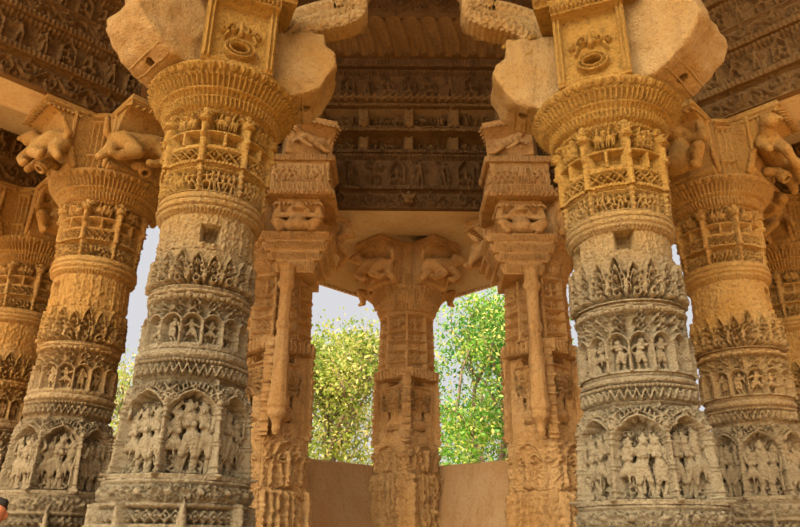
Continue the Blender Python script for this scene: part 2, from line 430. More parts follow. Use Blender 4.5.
def panel_band(z0, z1, res, mat, seed):
    rng.seed(seed); H = z1-z0; rn = .50; W = 2*PI*rn; cv = Cv(W, H, res); P = W/8
    hz = H*0.85                                              # decorated cornice strip above
    spring = H*.55; peak = H*.71; D = .085
    for i in range(8):
        xc = (i+.5)*P; hw = P/2-.022
        w = cv.win(xc-hw, xc+hw, 0.02, peak+.01)
        d = np.abs(w[1]-xc)/hw
        top = spring+(peak-spring)*np.power(np.clip(1-d**1.7, 0, 1), .8)-.014*np.abs(np.sin(d*PI*2.5))
        cv.cut(w, -D, (w[2] < top) & (w[2] > .035))
        cv.b = -D
        for q in range(46):                                  # low foliage and attendants behind the figures
            a = xc+rng.uniform(-.9, .9)*hw; b_ = rng.uniform(.06, peak-.06)
            cv.blob(a, b_, rng.uniform(.012,.03), rng.uniform(.012,.03), rng.uniform(.02,.045))
        for q in range(9):
            cv.spiral(xc+rng.uniform(-.75,.75)*hw, spring+rng.uniform(-.10,.07), .030, .06, .009, 1.2, rng.choice((-1,1)), rng.random()*6)
        for s in (-1, 1):
            cv.person(xc+s*hw*.55, .04, H*.26, rng.choice((2,3,5)), s, .045)
        cv.b = 0
        w = cv.win(i*P, (i+1)*P, spring+.03, hz-.01); d = np.abs(w[1]-xc)/hw
        top = spring+(peak-spring)*np.power(np.clip(1-d**1.7, 0, 1), .8)+.02
        cv.cut(w, -.045, (w[2] > top) & (d < 1.1)); cv.b = -.045
        for r_ in range(5):
            for c_ in range(9):
                x = xc+(c_-4+(.5 if r_ % 2 else 0))*P/9; y = spring+.05+r_*.05
                if y < hz-.02 and y > spring+(peak-spring)*max(0, 1-(abs(x-xc)/hw)**1.7)**.8+.045: cv.spiral(x, y, .021, .05, .0065, 1.1, 1 if c_ % 2 else -1, r_)
        cv.b = 0
        pts = []
        for s in range(-12, 13):
            d = abs(s)/12; pts.append((xc+s/12*(hw+.012), spring+(peak-spring)*max(0, 1-d**1.7)**.8+.014))
        cv.line(pts, .012, .028); cv.line([(x, y+.032) for x, y in pts], .008, .016)
        for s in (-1, 1):
            for q in range(5):
                a = pts[12+s*(2+q*2)]; cv.cap(a[0], a[1]+.04, a[0]+s*.012, a[1]+.075, .009, .006, .022)
        cv.spiral(xc, peak+.035, .028, .03, .009, 1.2)
        for s in (-1, 1): cv.spiral(xc+s*(P/2-.05), spring+.10, .036, .035, .010, 1.4, s, 0)
    for i in range(8):                                       # colonettes at the corners
        x = i*P; cv.b = 0
        cv.cap(x, .03, x, spring+.03, .019, .017, .035, .3)
        for zz in (.05, .09, H*.28, H*.31, spring-.05, spring-.01, spring+.03): cv.cap(x-.014, zz, x+.014, zz, .011, .011, .045)
        cv.blob(x, spring+.07, .034, .03, .045); cv.spiral(x, spring+.11, .04, .035, .011, 1.3)
        for k in (-1, 1):
            for q in range(3): cv.cap(x+k*.01, peak-.02+q*.02, x+k*(.03+.012*q), peak+.03+q*.01, .009, .006, .02)
    cv.b = 0
    cv.rec(0, W, hz-.004, hz+.004, -.02)
    cv.zig(hz+.02, H-.035, 44, .008, .012); cv.filigree(0, W, hz+.012, H-.022, .042, .03)
    cv.dent(H-.016, H-.002, 90, .012)
    cv.dent(0.0, .03, 1, .0); cv.rough(.004, 2)
    me = band_mesh('panel_band', z0, cv, rn, lambda t: sm(t, [(0,.585),(.04,.585),(.045,.525),(.8,.468),(.95,.462),(1,.47)]), mat, facet=.7, phase=PI/8)
    return me, dict(D=D, z=z0+.035, H=spring)

def niche_band(z0, z1, res, mat, seed):
    rng.seed(seed); H = z1-z0; rn = .46; W = 2*PI*rn; cv = Cv(W, H, res); n = 16; P = W/n; D = .062
    spring = H*.44; peak = H*.57
    for i in range(n):
        xc = (i+.5)*P; hw = P/2-.017
        w = cv.win(xc-hw, xc+hw, 0.02, peak+.01); d = np.abs(w[1]-xc)/hw
        top = spring+(peak-spring)*np.power(np.clip(1-d**2, 0, 1), .7)
        cv.cut(w, -D, (w[2] < top) & (w[2] > .022))
        w = cv.win(i*P, (i+1)*P, spring+.03, H-.05); d = np.abs(w[1]-xc)/hw
        cv.cut(w, -.04, (w[2] > spring+(peak-spring)*np.power(np.clip(1-d**2, 0, 1), .7)+.016))
        pts = [(xc+s/8*(hw+.008), spring+(peak-spring)*max(0, 1-(abs(s)/8)**2)**.7+.008) for s in range(-8, 9)]
        cv.line(pts, .009, .02)
        cv.b = -.04
        for row in range(4):
            yy = peak+.012+row*.042
            if yy > H-.07: break
            for s in (0, 1):
                x = xc+(s+(row % 2)*.5)*P/2; r_ = P*.235
                cv.line([(x+r_*math.cos(k*PI/6), yy+r_*.95*math.sin(k*PI/6)) for k in range(7)], .0062, .048)
                cv.blob(x, yy+.008, .010, .012, .045); cv.blob(x, yy+r_+.004, .007, .009, .05)
        cv.b = 0
    for i in range(n):
        x = i*P
        cv.cap(x, .015, x, spring+.02, .014, .012, .022, .3)
        for zz in (.03, spring*.5, spring-.01, spring+.02): cv.cap(x-.008, zz, x+.008, zz, .008, .008, .03)
    cv.leaves(H-.045, H-.012, 48, .018, True); cv.dent(H-.012, H-.002, 16, .02, .4)
    cv.rough(.003, 2)
    return band_mesh('niche_band', z0, cv, rn, lambda t: sm(t, [(0,.468),(.05,.452),(1,.445)]), mat), dict(D=D, z=z0+.02, H=spring)

def leaf_band(z0, z1, res, mat, seed):
    rng.seed(seed); H = z1-z0; rn = .45; W = 2*PI*rn; cv = Cv(W, H, res); n = 20; P = W/n
    cv.filigree(0, W, .02, H*.6, .05, .04)
    cv.b = 0
    for i in range(n):
        x = (i+.5)*P; hh = H*rng.uniform(.82, 1.0)-.01; w = P*.47
        ww = cv.win(x-w, x+w, .03, hh); cv.cut(ww, -.045, np.abs(ww[1]-x) < w*np.power(np.clip(1-(ww[2]/hh)**2.6, 0, 1), 1))
        out = [(x-w*(1-(k/9)**2.6)*(1+.12*math.sin(k*2.2)), .05+(hh-.05)*k/9) for k in range(10)]
        cv.line(out, .008, .032); cv.line([(2*x-a, b) for a, b in out], .008, .032)
        o2 = [(x-w*.58*(1-(k/9)**2.2), .1+(hh*.8-.1)*k/9) for k in range(10)]
        cv.line(o2, .006, .024); cv.line([(2*x-a, b) for a, b in o2], .006, .024)
        for k in range(3): cv.spiral(x, hh*(.3+.2*k), .020, .03, .006, 1.2, 1 if k % 2 else -1, k)
        for q in range(4):
            t = q/4; cv.blob(x-w*.9*(1-t*.5), hh*(.3+t*.55), .013, .014, .032); cv.blob(x+w*.9*(1-t*.5), hh*(.3+t*.55), .013, .014, .032)
        cv.spiral(x, .06, .038, .036, .010, 1.1, rng.choice((-1,1)), 1.5)
        cv.spiral(x+P/2, .075, .03, .03, .009, 1.2, 1, 0)
        cv.cap(x+P/2, .08, x+P/2, H*.4, .012, .007, .028)
        cv.dig(x, .06, .011, .013, .03)
    cv.rough(.006, 2)
    return band_mesh('leaf_band', z0, cv, rn, lambda t: sm(t, [(0,.468),(.06,.455),(1,.444)]), mat)

def plain_band(z0, z1, res, mat, seed, holes=()):
    rng.seed(seed); H = z1-z0; rn = .45; W = 2*PI*rn; cv = Cv(W, H, res); n = 30
    for i in range(n):
        x = (i+.5)*W/n; a = rng.uniform(0, .3)*H
        cv.cap(x+rng.uniform(-.01,.01), a, x, H-.03, .02, .016, rng.uniform(.002,.008), .8)
        if rng.random() < .4: cv.blob(x, rng.uniform(0,.3)*H, .02, .04, .016)
    cv.rough(.010, 3)
    for an, hz in holes:
        x = (an % (2*PI))/(2*PI)*W; w = cv.win(x-.085, x+.085, hz-.075, hz+.075)
        cv.h[w[0]] = -.11+.012*np.sin(w[1]*60)*np.sin(w[2]*50)
    return band_mesh('plain_band', z0, cv, rn, lambda t: .447+0*t, mat)

def rings_band(z0, z1, res, mat, seed, wide=.495):
    H = z1-z0; rn = .48; W = 2*PI*rn; cv = Cv(W, H, res)
    def prof(t):
        r = .452+(wide-.452)*np.clip(t*3, 0, 1)
        for c, w, a in ((.22,.10,.012), (.5,.16,.022), (.78,.10,.016), (.93,.06,.01)):
            r = r+a*np.sqrt(np.clip(1-((t-c)/w)**2, 0, 1))
        r = r-.012*(np.abs(t-.36) < .03)-.014*(np.abs(t-.68) < .02)
        return r
    cv.dent(H*.05, H*.16, 88, .012); cv.rough(.004, 3)
    return band_mesh('ring_moulding', z0, cv, rn, prof, mat)

def ledge(z0, z1, res, mat, r0, r1):
    H = z1-z0; rn = .5; W = 2*PI*rn; cv = Cv(W, H, res)
    def prof(t):
        r = r0-.022+0*t
        r = r+.022*(t > .1)+(r1-r0)*np.sqrt(np.clip(1-((t-.42)/.26)**2, 0, 1))
        r = r-.016*(np.abs(t-.72) < .05)
        return r
    cv.rough(.006, 3)
    return band_mesh('ledge_moulding', z0, cv, rn, prof, mat)

def figure_frieze(z0, z1, res, mat, seed):
    rng.seed(seed); H = z1-z0; rn = .465; W = 2*PI*rn; cv = Cv(W, H, res); P = W/8
    for i in range(8):
        cv.rec(i*P+.03, (i+1)*P-.03, .02, H*.80, -.05); cv.b = -.05
        cv.rec(i*P+.05, (i+1)*P-.05, H*.9, H*.93, -.05)
        for k in range(6):
            cv.person(i*P+.04+(k+.5)*(P-.08)/6, .015, H*.74*rng.uniform(.85, 1.05), rng.choice((2,3,4,5,0)), None, .062)
        cv.b = 0
        for y in (.04, .09, .14, .19): cv.blob(i*P, y, .024, .022, .028)
        cv.cap(i*P, .02, i*P, H, .018, .018, .016)
    cv.rough(.004, 2)
    return band_mesh('figure_frieze', z0, cv, rn, lambda t: sm(t, [(0,.48),(.05,.47),(1,.472)]), mat)

def belt_band(z0, z1, res, mat, seed):
    H = z1-z0; rn = .475; W = 2*PI*rn; cv = Cv(W, H, res)
    cv.rec(0, W, H*.2, H*.8, -.055); cv.b = -.055
    cv.lattice(0, W, H*.22, H*.78, H*.62, .010, .06); cv.b = 0
    cv.dent(H*.02, H*.14, 90, .01); cv.rough(.003, 2)
    for i in range(8): cv.cap(i*W/8, 0, i*W/8, H, .03, .024, .03, .3)
    return band_mesh('lattice_belt', z0, cv, rn, lambda t: .487+0*t, mat)

def garland_band(z0, z1, res, mat, seed):
    rng.seed(seed); H = z1-z0; rn = .47; W = 2*PI*rn; cv = Cv(W, H, res); P = W/8
    for i in range(8):
        a, b = i*P, (i+1)*P
        cv.rec(a+.045, b-.045, H*.42, H*.92, -.055); cv.b = -.055
        for k in range(2):
            x = a+P*(.36+.28*k)
            f_ = 1-2*k
            cv.blob(x, H*.66, .062, .050, .075); cv.blob(x+.045*f_, H*.78, .034, .034, .085); cv.line([(x+.05*f_, H*.76), (x+.062*f_, H*.66), (x+.048*f_, H*.58)], .012, .08, .007)
            for q in (-.03, -.01, .02, .035): cv.cap(x+q, H*.62, x+q+.008*f_, H*.47, .011, .008, .075)
            cv.spiral(x-.05*f_, H*.74, .03, .075, .009, 1.3, -f_, 0); cv.cap(x-.01, H*.74, x, H*.86, .02, .016, .08)
            for q in range(7): cv.blob(a+P*rng.uniform(.17,.83), H*rng.uniform(.46,.90), .012, .012, .075)
        cv.b = 0
        cv.rec(a+.055, (a+b)/2-.022, H*.06, H*.31, -.06); cv.rec((a+b)/2+.022, b-.055, H*.06, H*.31, -.06)
        cv.cap(a+.04, H*.36, b-.04, H*.36, .014, .014, .024); cv.cap((a+b)/2, 0, (a+b)/2, H*.36, .018, .018, .02)
        cv.beads(H*.36, .0, 1, 0)
        cv.cap(a, 0, a, H*.95, .03, .034, .035, .3)          # strap with monster mask and pendant
        cv.blob(a, H*.72, .055, .05, .06); cv.blob(a-.025, H*.78, .016, .016, .072); cv.blob(a+.025, H*.78, .016, .016, .072)
        cv.cap(a-.03, H*.64, a+.03, H*.64, .012, .012, .068); cv.cap(a, H*.5, a, H*.3, .035, .02, .05); cv.blob(a, H*.24, .03, .035, .06)
        for s in (-1, 1): cv.spiral(a+s*.05, H*.86, .03, .04, .01, 1.2, s, 0)
    cv.dent(H*.95, H, 72, .014); cv.rough(.004, 2)
    return band_mesh('garland_band', z0, cv, rn, lambda t: sm(t, [(0,.475),(1,.478)]), mat)

def capital_ring(z0, z1, res, mat, seed, k=1.0, base=None, g=1.0):
    H = z1-z0; rn = .6*k; W = 2*PI*rn; cv = Cv(W, H, res)
    n = int(84*k)
    cv.dent(H*.08, H*.22, n, .022, .55, 3.0)
    cv.dent(H*.31, H*.39, n, .012, .5)
    cv.dent(H*.475, H*.68, n, .030, .5)
    cv.leaves(H*.76, H*.92, 44, .028, True)
    cv.rough(.004, 2)
    pr = [(0,.47),(.04,.49),(.05,.505),(.23,.535),(.25,.56),(.28,.565),(.285,.535),(.31,.54),(.40,.575),(.41,.60),(.45,.605),(.455,.572),(.47,.58),(.68,.635),(.69,.665),(.73,.67),(.735,.64),(.75,.645),(.92,.685),(.93,.70),(1,.70)]
    pr = [(a, (base or .485*k)+(b-.485)*g) for a, b in pr]
    return band_mesh('capital_ring', z0, cv, rn, lambda t: sm(t, pr), mat)

def base_band(z0, z1, res, mat, seed):
    rng.seed(seed); H = z1-z0; rn = .56; W = 2*PI*rn; cv = Cv(W, H, res)
    s1 = H-.19                                               # scroll torus, then a pierced lattice row with knobs
    n = 16; P = W/n
    for i in range(n):
        x = (i+.5)*P
        cv.blob(x, s1+.10, .03, .02, .012)
    cv.filigree(0, W, s1+.04, s1+.155, .058, .022)
    cv.rec(0, W, s1-.10, s1-.015, -.05); cv.b = -.05
    cv.lattice(0, W, s1-.095, s1-.02, .07, .010, .05); cv.b = 0
    for i in range(8):
        x = (i+.5)*W/8; cv.cap(x, s1-.16, x, s1+.02, .045, .015, .05); cv.blob(x, s1-.14, .05, .05, .06)
    cv.vine(0, W, s1-.24, .06, .22, .010, .02)
    cv.rough(.006, 2)
    def prof(t):
        v = t*H
        r = np.where(v > s1, .545+.045*np.sqrt(np.clip(1-((v-s1-.095)/.10)**2, 0, 1)), .57)
        r = np.where(v < s1-.33, .62, r); r = np.where(v < s1-.7, .70, r)
        return r
    return band_mesh('base_moulding', z0, cv, rn, prof, mat, facet=.25, phase=PI/8)

def build_shaft(root, Lv, res, matkey, seed, holes=(), K=(.95,.92,.88,.93,.955)):
    def link(n, me, par, **kw):
        o = globals()['link'](n, me, par, **kw)
        if par is root:
            k = K[5] if len(K) > 5 and n in ('leaf_band', 'niche_band') else K[0] if n == 'base_moulding' else K[1] if n == 'panel_band' else K[4] if n == 'capital_ring' else K[3] if n in ('figure_frieze', 'lattice_belt', 'garland_band') else K[2]
            o.scale = (k, k, 1)
        return o
    mat = M[matkey]; F = figs(matkey)
    link('base_moulding', base_band(0.0, Lv['pan0'], res*1.6, mat, seed), root)
    me, inf = panel_band(Lv['pan0'], Lv['pan1'], res, mat, seed+1); pb = link('panel_band', me, root)
    rng.seed(seed+50)
    for i in range(8):
        th = (i+.5)*PI/4; cnt = 3
        for k in range(cnt):
            off = (k-(cnt-1)/2)*.112
            r = .503-abs(off)*.03
            o = link('carved_figure', F[rng.choice((0,1,2,3,4,0,2))], pb)
            ex = Vector((-math.sin(th), math.cos(th), 0)); er = Vector((math.cos(th), math.sin(th), 0))
            p = er*(r-.058)+ex*off
            o.location = (p.x, p.y, inf['z'])
            sc = inf['H']*rng.uniform(.96, 1.14)
            o.scale = (sc*rng.choice((-1, 1))*1.02, sc*.9, sc); o.rotation_euler = (rng.uniform(.02,.06), 0, th-PI/2)
    link('ledge_moulding', ledge(Lv['pan1'], Lv['ring1'], res, mat, .475, .50), root)
    me, inf = niche_band(Lv['ring1'], Lv['nic1'], res, mat, seed+2); nb = link('niche_band', me, root)
    for i in range(16):
        th = (i+.5)*PI/8; o = link('carved_figure', F[rng.randrange(5)], nb)
        o.location = (.398*math.cos(th), .398*math.sin(th), inf['z']); sc = inf['H']*rng.uniform(1.10, 1.24)
        o.scale = (sc*rng.choice((-1, 1))*1.25, sc*1.1, sc); o.rotation_euler = (0, 0, th-PI/2)
    link('ledge_moulding', ledge(Lv['nic1'], Lv['ridge1'], res, mat, .462, .475), root)
    link('leaf_band', leaf_band(Lv['ridge1'], Lv['leaf1'], res, mat, seed+3), root)
    link('plain_band', plain_band(Lv['leaf1'], Lv['plain1'], res, mat, seed+4, holes), root)
    link('ring_moulding', rings_band(Lv['plain1'], Lv['rings1'], res, mat, seed+5), root)
    link('figure_frieze', figure_frieze(Lv['rings1'], Lv['fig1'], res, mat, seed+6), root)
    link('lattice_belt', belt_band(Lv['fig1'], Lv['belt1'], res, mat, seed+7), root)
    link('garland_band', garland_band(Lv['belt1'], Lv['gar1'], res, mat, seed+8), root)
    link('capital_ring', capital_ring(Lv['gar1'], Lv['cap1'], res, mat, seed+9), root)

# ------------------------------------------------------------------ brackets
def torus_caps(c, R, r, ax=(1,0,0), n=14):
    q = Vector(ax).to_track_quat('Z', 'Y').to_matrix(); pts = [Vector(c)+q@Vector((R*math.cos(2*PI*i/n), R*math.sin(2*PI*i/n), 0)) for i in range(n)]
    return [(pts[i], pts[(i+1) % n], r, r) for i in range(n)]

def worn_arm(root, ang, z0, ztop, seed, mat, length=1.10, w=.62):
    """Broken plain bracket arm: a heavy block curving up and outwards, with a round socket and a strap groove."""
    prof = [(.30, z0), (.62, z0), (.78, z0+.05), (.90, z0+.14), (1.0*length*.93, z0+.28), (length, z0+.40), (length-.02, z0+.52), (length-.12, z0+.60), (length-.14, ztop), (.30, ztop)]
    me = prism('bracket_arm', prof, w, mat)
    tx = bpy.data.textures.new('wear', 'CLOUDS'); tx.noise_scale = .22; tx.noise_depth = 3
    hole = blend('h', [((.80, .02, z0-.12), (.70, .02, z0+.26), .052, .052)], .012, mat)
    ho = bpy.data.objects.new('hole', hole); COL.objects.link(ho)
    me = apply_mods(me, [('REMESH', dict(mode='VOXEL', voxel_size=.022, use_smooth_shade=True)), ('SMOOTH', dict(factor=.6, iterations=5)),
                         ('DISPLACE', dict(texture=tx, strength=.09, mid_level=.5, texture_coords='LOCAL')),
                         ('BOOLEAN', dict(operation='DIFFERENCE', object=ho, solver='EXACT'))], 'bracket_arm')
    bpy.data.objects.remove(ho)
    me.materials.clear(); me.materials.append(mat); me.polygons.foreach_set('use_smooth', np.ones(len(me.polygons), dtype=bool))
    a = link('bracket_arm', me, root, rotz=ang); a['label'] = 'worn plain bracket arm with a round socket'
    from mathutils.bvhtree import BVHTree
    bv = BVHTree.FromPolygons([v.co.copy() for v in me.vertices], [tuple(p.vertices) for p in me.polygons])
    def under(x, y):
        h = bv.ray_cast(Vector((x, y, z0-1)), Vector((0, 0, 1)))[0]
        return h if h is not None else None
    caps = []
    for xs in (.73, .83):
        pts = [under(xs, -w*.44+w*.88*i/14) for i in range(15)]; pts = [p for p in pts if p is not None and p.z < z0+.25]
        caps += [(pts[i], pts[i+1], .011, .011) for i in range(len(pts)-1) if abs(pts[i].z-pts[i+1].z) < .05]
    for i in range(12):
        y = (.07+i*.018)*(1 if seed % 2 else -1); p0, p1 = under(.75, y), under(.81, y)
        if p0 is not None and p1 is not None and abs(p0.z-p1.z) < .06: caps.append((p0, p1, .008, .008))
    if caps: link('dentil_strap', blend('dentil_strap', caps, .007, mat, 1), a)
    return a

def front_block(root, ang, z0, ztop, mat, seed, w=.62):
    """Square bracket towards the dome: moulded pilaster edges, a scroll panel and an oval medallion with a socket."""
    rng.seed(seed)
    H = ztop-z0; cv = Cv(w, H, .007, per=False)
    cv.rec(.07, w-.07, .05, H*.80, -.03); cv.b = -.03
    cv.dig(w*.5, H*.22, .0, .0, 0)
    for s in (-1, 1):
        cv.spiral(w*.5+s*.07, H*.50, .045, .035, .012, 1.3, s, 0); cv.spiral(w*.5+s*.15, H*.47, .035, .03, .011, 1.2, -s, 0)
        cv.cap(w*.5+s*.11, H*.44, w*.5+s*.14, H*.36, .02, .01, .03)
    cv.cap(w*.5, H*.45, w*.5, H*.6, .03, .015, .035)
    n = 26
    cv.line([(w*.5+.125*math.cos(2*PI*i/n), H*.22+.085*math.sin(2*PI*i/n)) for i in range(n+1)], .014, .045)
    cv.line([(w*.5+.085*math.cos(2*PI*i/n), H*.22+.052*math.sin(2*PI*i/n)) for i in range(n+1)], .012, .05)
    for i in range(n): cv.blob(w*.5+.106*math.cos(2*PI*i/n), H*.22+.068*math.sin(2*PI*i/n), .009, .009, .052)
    cv.dig(w*.5, H*.22, .06, .036, .16)
    cv.b = 0
    for x in (.02, .055, w-.055, w-.02): cv.cap(x, .03, x, H*.82, .009, .009, .016, .3)
    cv.cap(0, H*.84, w, H*.84, .012, .012, .02); 
    cv.zig(H*.87, H*.94, 16, .008, .022); cv.rough(.004, 2)
    me = slab_mesh('front_bracket', w, z0, .45, cv, mat, lean=([0, .06, .82, .84, 1], [0, .02, .04, .10, .16]))
    b = link('front_bracket', me, root, loc=(.62*math.cos(ang), .62*math.sin(ang), 0), rotz=ang-PI/2)
    # cornice slab over it
    cv = Cv(w+.30, .16, .008, per=False); cv.leaves(.02, .10, 14, .025, True); cv.dent(.11, .15, 34, .02)
    link('cornice', slab_mesh('cornice', w+.30, ztop, .65, cv, mat, lean=([0, 1], [.10, .20])), b)
    return b

def corner_pilaster(root, ang, z0, ztop, mat):
    H = ztop-z0; cv = Cv(.17, H, .012, per=False)
    for x in (.02, .085, .15): cv.cap(x, .03, x, H*.8, .016, .016, .03, .3)
    for y in (.03, H*.25, H*.8, H*.9): cv.cap(0, y, .17, y, .02, .02, .045)
    cv.rough(.005, 2)
    link('corner_pilaster', slab_mesh('corner_pilaster', .17, z0, .2, cv, mat), root, loc=(.50*math.cos(ang), .50*math.sin(ang), 0), rotz=ang-PI/2)
def core_block(root, z0, ztop, mat, r=.46):
    rng.seed(3); cv = Cv(2*PI*r, ztop-z0, .014)
    for i in range(10):
        cv.spiral((i+.3)*cv.W/10, (ztop-z0)*.35, .08, .05, .02, 1.3, 1, 0); cv.blob((i+.7)*cv.W/10, (ztop-z0)*.7, .08, .1, .05)
        cv.cap((i+.8)*cv.W/10, 0, (i+.8)*cv.W/10, .5, .04, .03, .04)
    link('bracket_core', band_mesh('bracket_core', z0, cv, r, lambda t: r+0*t, mat, rin=.1), root)

def carved_arm(root, ang, z0, ztop, mat, matkey, kind=0, length=.98, w=.60, pot=True):
    """Bracket arm with a toothed cornice, a crouching figure under it and a small pot socket below."""
    H = ztop-z0
    prof = [(.25, z0), (.58, z0), (.62, z0+.05), (.60, z0+.12), (.66, z0+H*.5), (length-.16, z0+H*.78), (length-.06, z0+H*.83), (length, z0+H*.87), (length, ztop), (.25, ztop)]
    me = prism('bracket_arm', prof, w, mat)
    me = apply_mods(me, [('BEVEL', dict(width=.015, segments=2))], 'bracket_arm')
    a = link('bracket_arm', me, root, rotz=ang)
    caps = []
    zc = z0+H*.85
    for i in range(9):
        y = -w/2+w*i/8; caps.append(((length-.03, y, zc-.02), (length+.035, y, zc-.035), .020, .013))
    for s in (-1, 1):
        for i in range(8):
            x = .58+i*(length-.58)/8; caps.append(((x, s*w/2, zc-.01), (x, s*(w/2+.03), zc-.03), .019, .013))
    caps += [((length+.0, -w/2, zc+.05), (length+.0, w/2, zc+.05), .022, .022)]
    for s in (-1, 1):
        caps += [((.5, s*w/2, zc+.05), (length, s*w/2, zc+.05), .022, .022)]
        caps += [((.55+.02*k, s*(w/2+.01), z0+.05+.06*k), (.60+.02*k, s*(w/2+.02), z0+.09+.06*k), .035, .025) for k in range(4)]
        caps.append(((.63, s*(w/2+.01), z0+.2), (.63, s*(w/2-.005), zc+.03), .026, .026))
    link('cornice_teeth', blend('cornice_teeth', caps, .011, mat, 1), a)
    f = link('carved_dwarf' if kind == 0 else 'carved_beast', figs(matkey)[6 if kind == 0 else 7], a)
    sc = H*.74/.5*1.28
    f.location = (.73, 0, z0-.01); f.rotation_euler = (0, .0, -PI/2); f.scale = (sc if kind != 2 else -sc, sc, sc)
    if kind == 2: f.name = 'carved_beast'
    if pot:
        q = Vector((.55, 0, -.84)).normalized(); c = Vector((.80, .05, z0+.02))
        cp = torus_caps(c+q*.03, .052, .017, q)+torus_caps(c-q*.01, .058, .02, q)+torus_caps(c-q*.05, .045, .022, q)+[(c-q*.10, c-q*.12, .06, .05)]
        cp.append((c-q*.1, Vector((.66, 0, z0+.12)), .05, .06))
        link('pot_socket', blend('pot_socket', cp, .010, mat, 1), a)
    return a

# ------------------------------------------------------------------ columns
CX = 0.12
POS = dict(A=(CX-1.795, 5.5), B=(CX+1.795, 5.5), F=(CX-3.60, 7.35), G=(CX+3.60, 7.35), H=(CX-5.40, 9.2), I=(CX+5.40, 9.2),
           D=(CX-1.795, 9.2), E=(CX+1.80, 9.2), C=(CX, 11.0))
BEAM_Z = EYE+4.65
LA = dict(pan0=1.70, pan1=2.557, ring1=2.672, nic1=3.085, ridge1=3.135, leaf1=3.464, plain1=3.773, rings1=3.948, fig1=4.206, belt1=4.373, gar1=4.721, cap1=5.14)
LB = dict(pan0=1.56, pan1=2.395, ring1=2.484, nic1=3.000, ridge1=3.035, leaf1=3.431, plain1=3.640, rings1=3.800, fig1=4.020, belt1=4.193, gar1=4.622, cap1=5.03)
LF = dict(pan0=1.71, pan1=2.587, ring1=2.703, nic1=3.165, ridge1=3.195, leaf1=3.600, plain1=3.955, rings1=4.145, fig1=4.334, belt1=4.480, gar1=4.803, cap1=5.14)
for L_, k_ in ((LA, 1.016), (LB, 1.02), (LF, 1.010)):
    for n_ in L_:
        if n_ != 'cap1': L_[n_] = EYE+(L_[n_]-EYE)*k_

def column_root(key, label, rot=0.0, name='carved_column'):
    e = bpy.data.objects.new(name, None); COL.objects.link(e); e.empty_display_size = .3
    e.location = (*POS[key], 0); e.rotation_euler = (0, 0, rot)
    return tag(e, label, 'column', 'carved stone columns of the hall')
deg = math.radians
def view_ang(key): return math.atan2(-POS[key][1], -POS[key][0])

# the two big near columns
a = column_root('A', 'large round column nearest the camera on the left, with greyish lower bands')
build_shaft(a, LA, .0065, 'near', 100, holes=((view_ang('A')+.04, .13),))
core_block(a, LA['cap1'], BEAM_Z+.35, M['near'])
worn_arm(a, deg(225), LA['cap1'], BEAM_Z+.2, 1, M['broken'])
worn_arm(a, deg(6), LA['cap1']-.02, BEAM_Z-.08, 2, M['broken'], 1.04, .50)
front_block(a, deg(293), LA['cap1'], BEAM_Z-.04, M['near'], 3)
carved_arm(a, deg(112), LA['cap1'], BEAM_Z, M['near'], 'near')
b = column_root('B', 'large round column nearest the camera on the right, with greyish lower bands')
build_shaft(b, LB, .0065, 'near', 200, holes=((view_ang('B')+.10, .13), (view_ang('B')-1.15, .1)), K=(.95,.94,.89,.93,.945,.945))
core_block(b, LB['cap1'], BEAM_Z+.35, M['near'])
worn_arm(b, deg(315), LB['cap1'], BEAM_Z+.2, 4, M['broken'])
worn_arm(b, deg(174), LB['cap1']-.02, BEAM_Z-.12, 5, M['broken'], 1.04, .50)
front_block(b, deg(247), LB['cap1'], BEAM_Z-.08, M['near'], 6)
carved_arm(b, deg(68), LB['cap1'], BEAM_Z, M['near'], 'near')

# the four side columns share one shaft; each is turned its own way
f = column_root('F', 'round column left of the large left column, with crouching figures on its brackets')
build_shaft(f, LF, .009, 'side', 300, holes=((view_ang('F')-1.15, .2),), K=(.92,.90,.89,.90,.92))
core_block(f, LF['cap1'], BEAM_Z, M['side'], .40)
carved_arm(f, deg(225), LF['cap1'], BEAM_Z, M['side'], 'side', 1, .98)
carved_arm(f, deg(315), LF['cap1'], BEAM_Z, M['side'], 'side', 2, .98)
carved_arm(f, deg(45), LF['cap1'], BEAM_Z, M['side'], 'side', 1, .98, pot=False)
carved_arm(f, deg(135), LF['cap1'], BEAM_Z, M['side'], 'side', 0, .98, pot=False)
for an in (0, 90, 180, 270): corner_pilaster(f, deg(an), LF['cap1'], BEAM_Z, M['side'])
refresh_kids()
for key, rot, lab in (('G', PI/2, 'round column right of the large right column, with crouching figures on its brackets'),
                      ('H', PI, 'orange-lit carved column cut by the left edge of the photo, behind its neighbour'),
                      ('I', PI*1.5, 'golden carved column cut by the right edge of the photo, behind its neighbour')):
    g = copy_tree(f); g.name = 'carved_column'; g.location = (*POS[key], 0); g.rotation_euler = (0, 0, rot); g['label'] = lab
    if key == 'G':
        for o_ in g.children:
            if o_.name.startswith(('leaf_band', 'niche_band')): o_.scale = (.96, .96, 1)

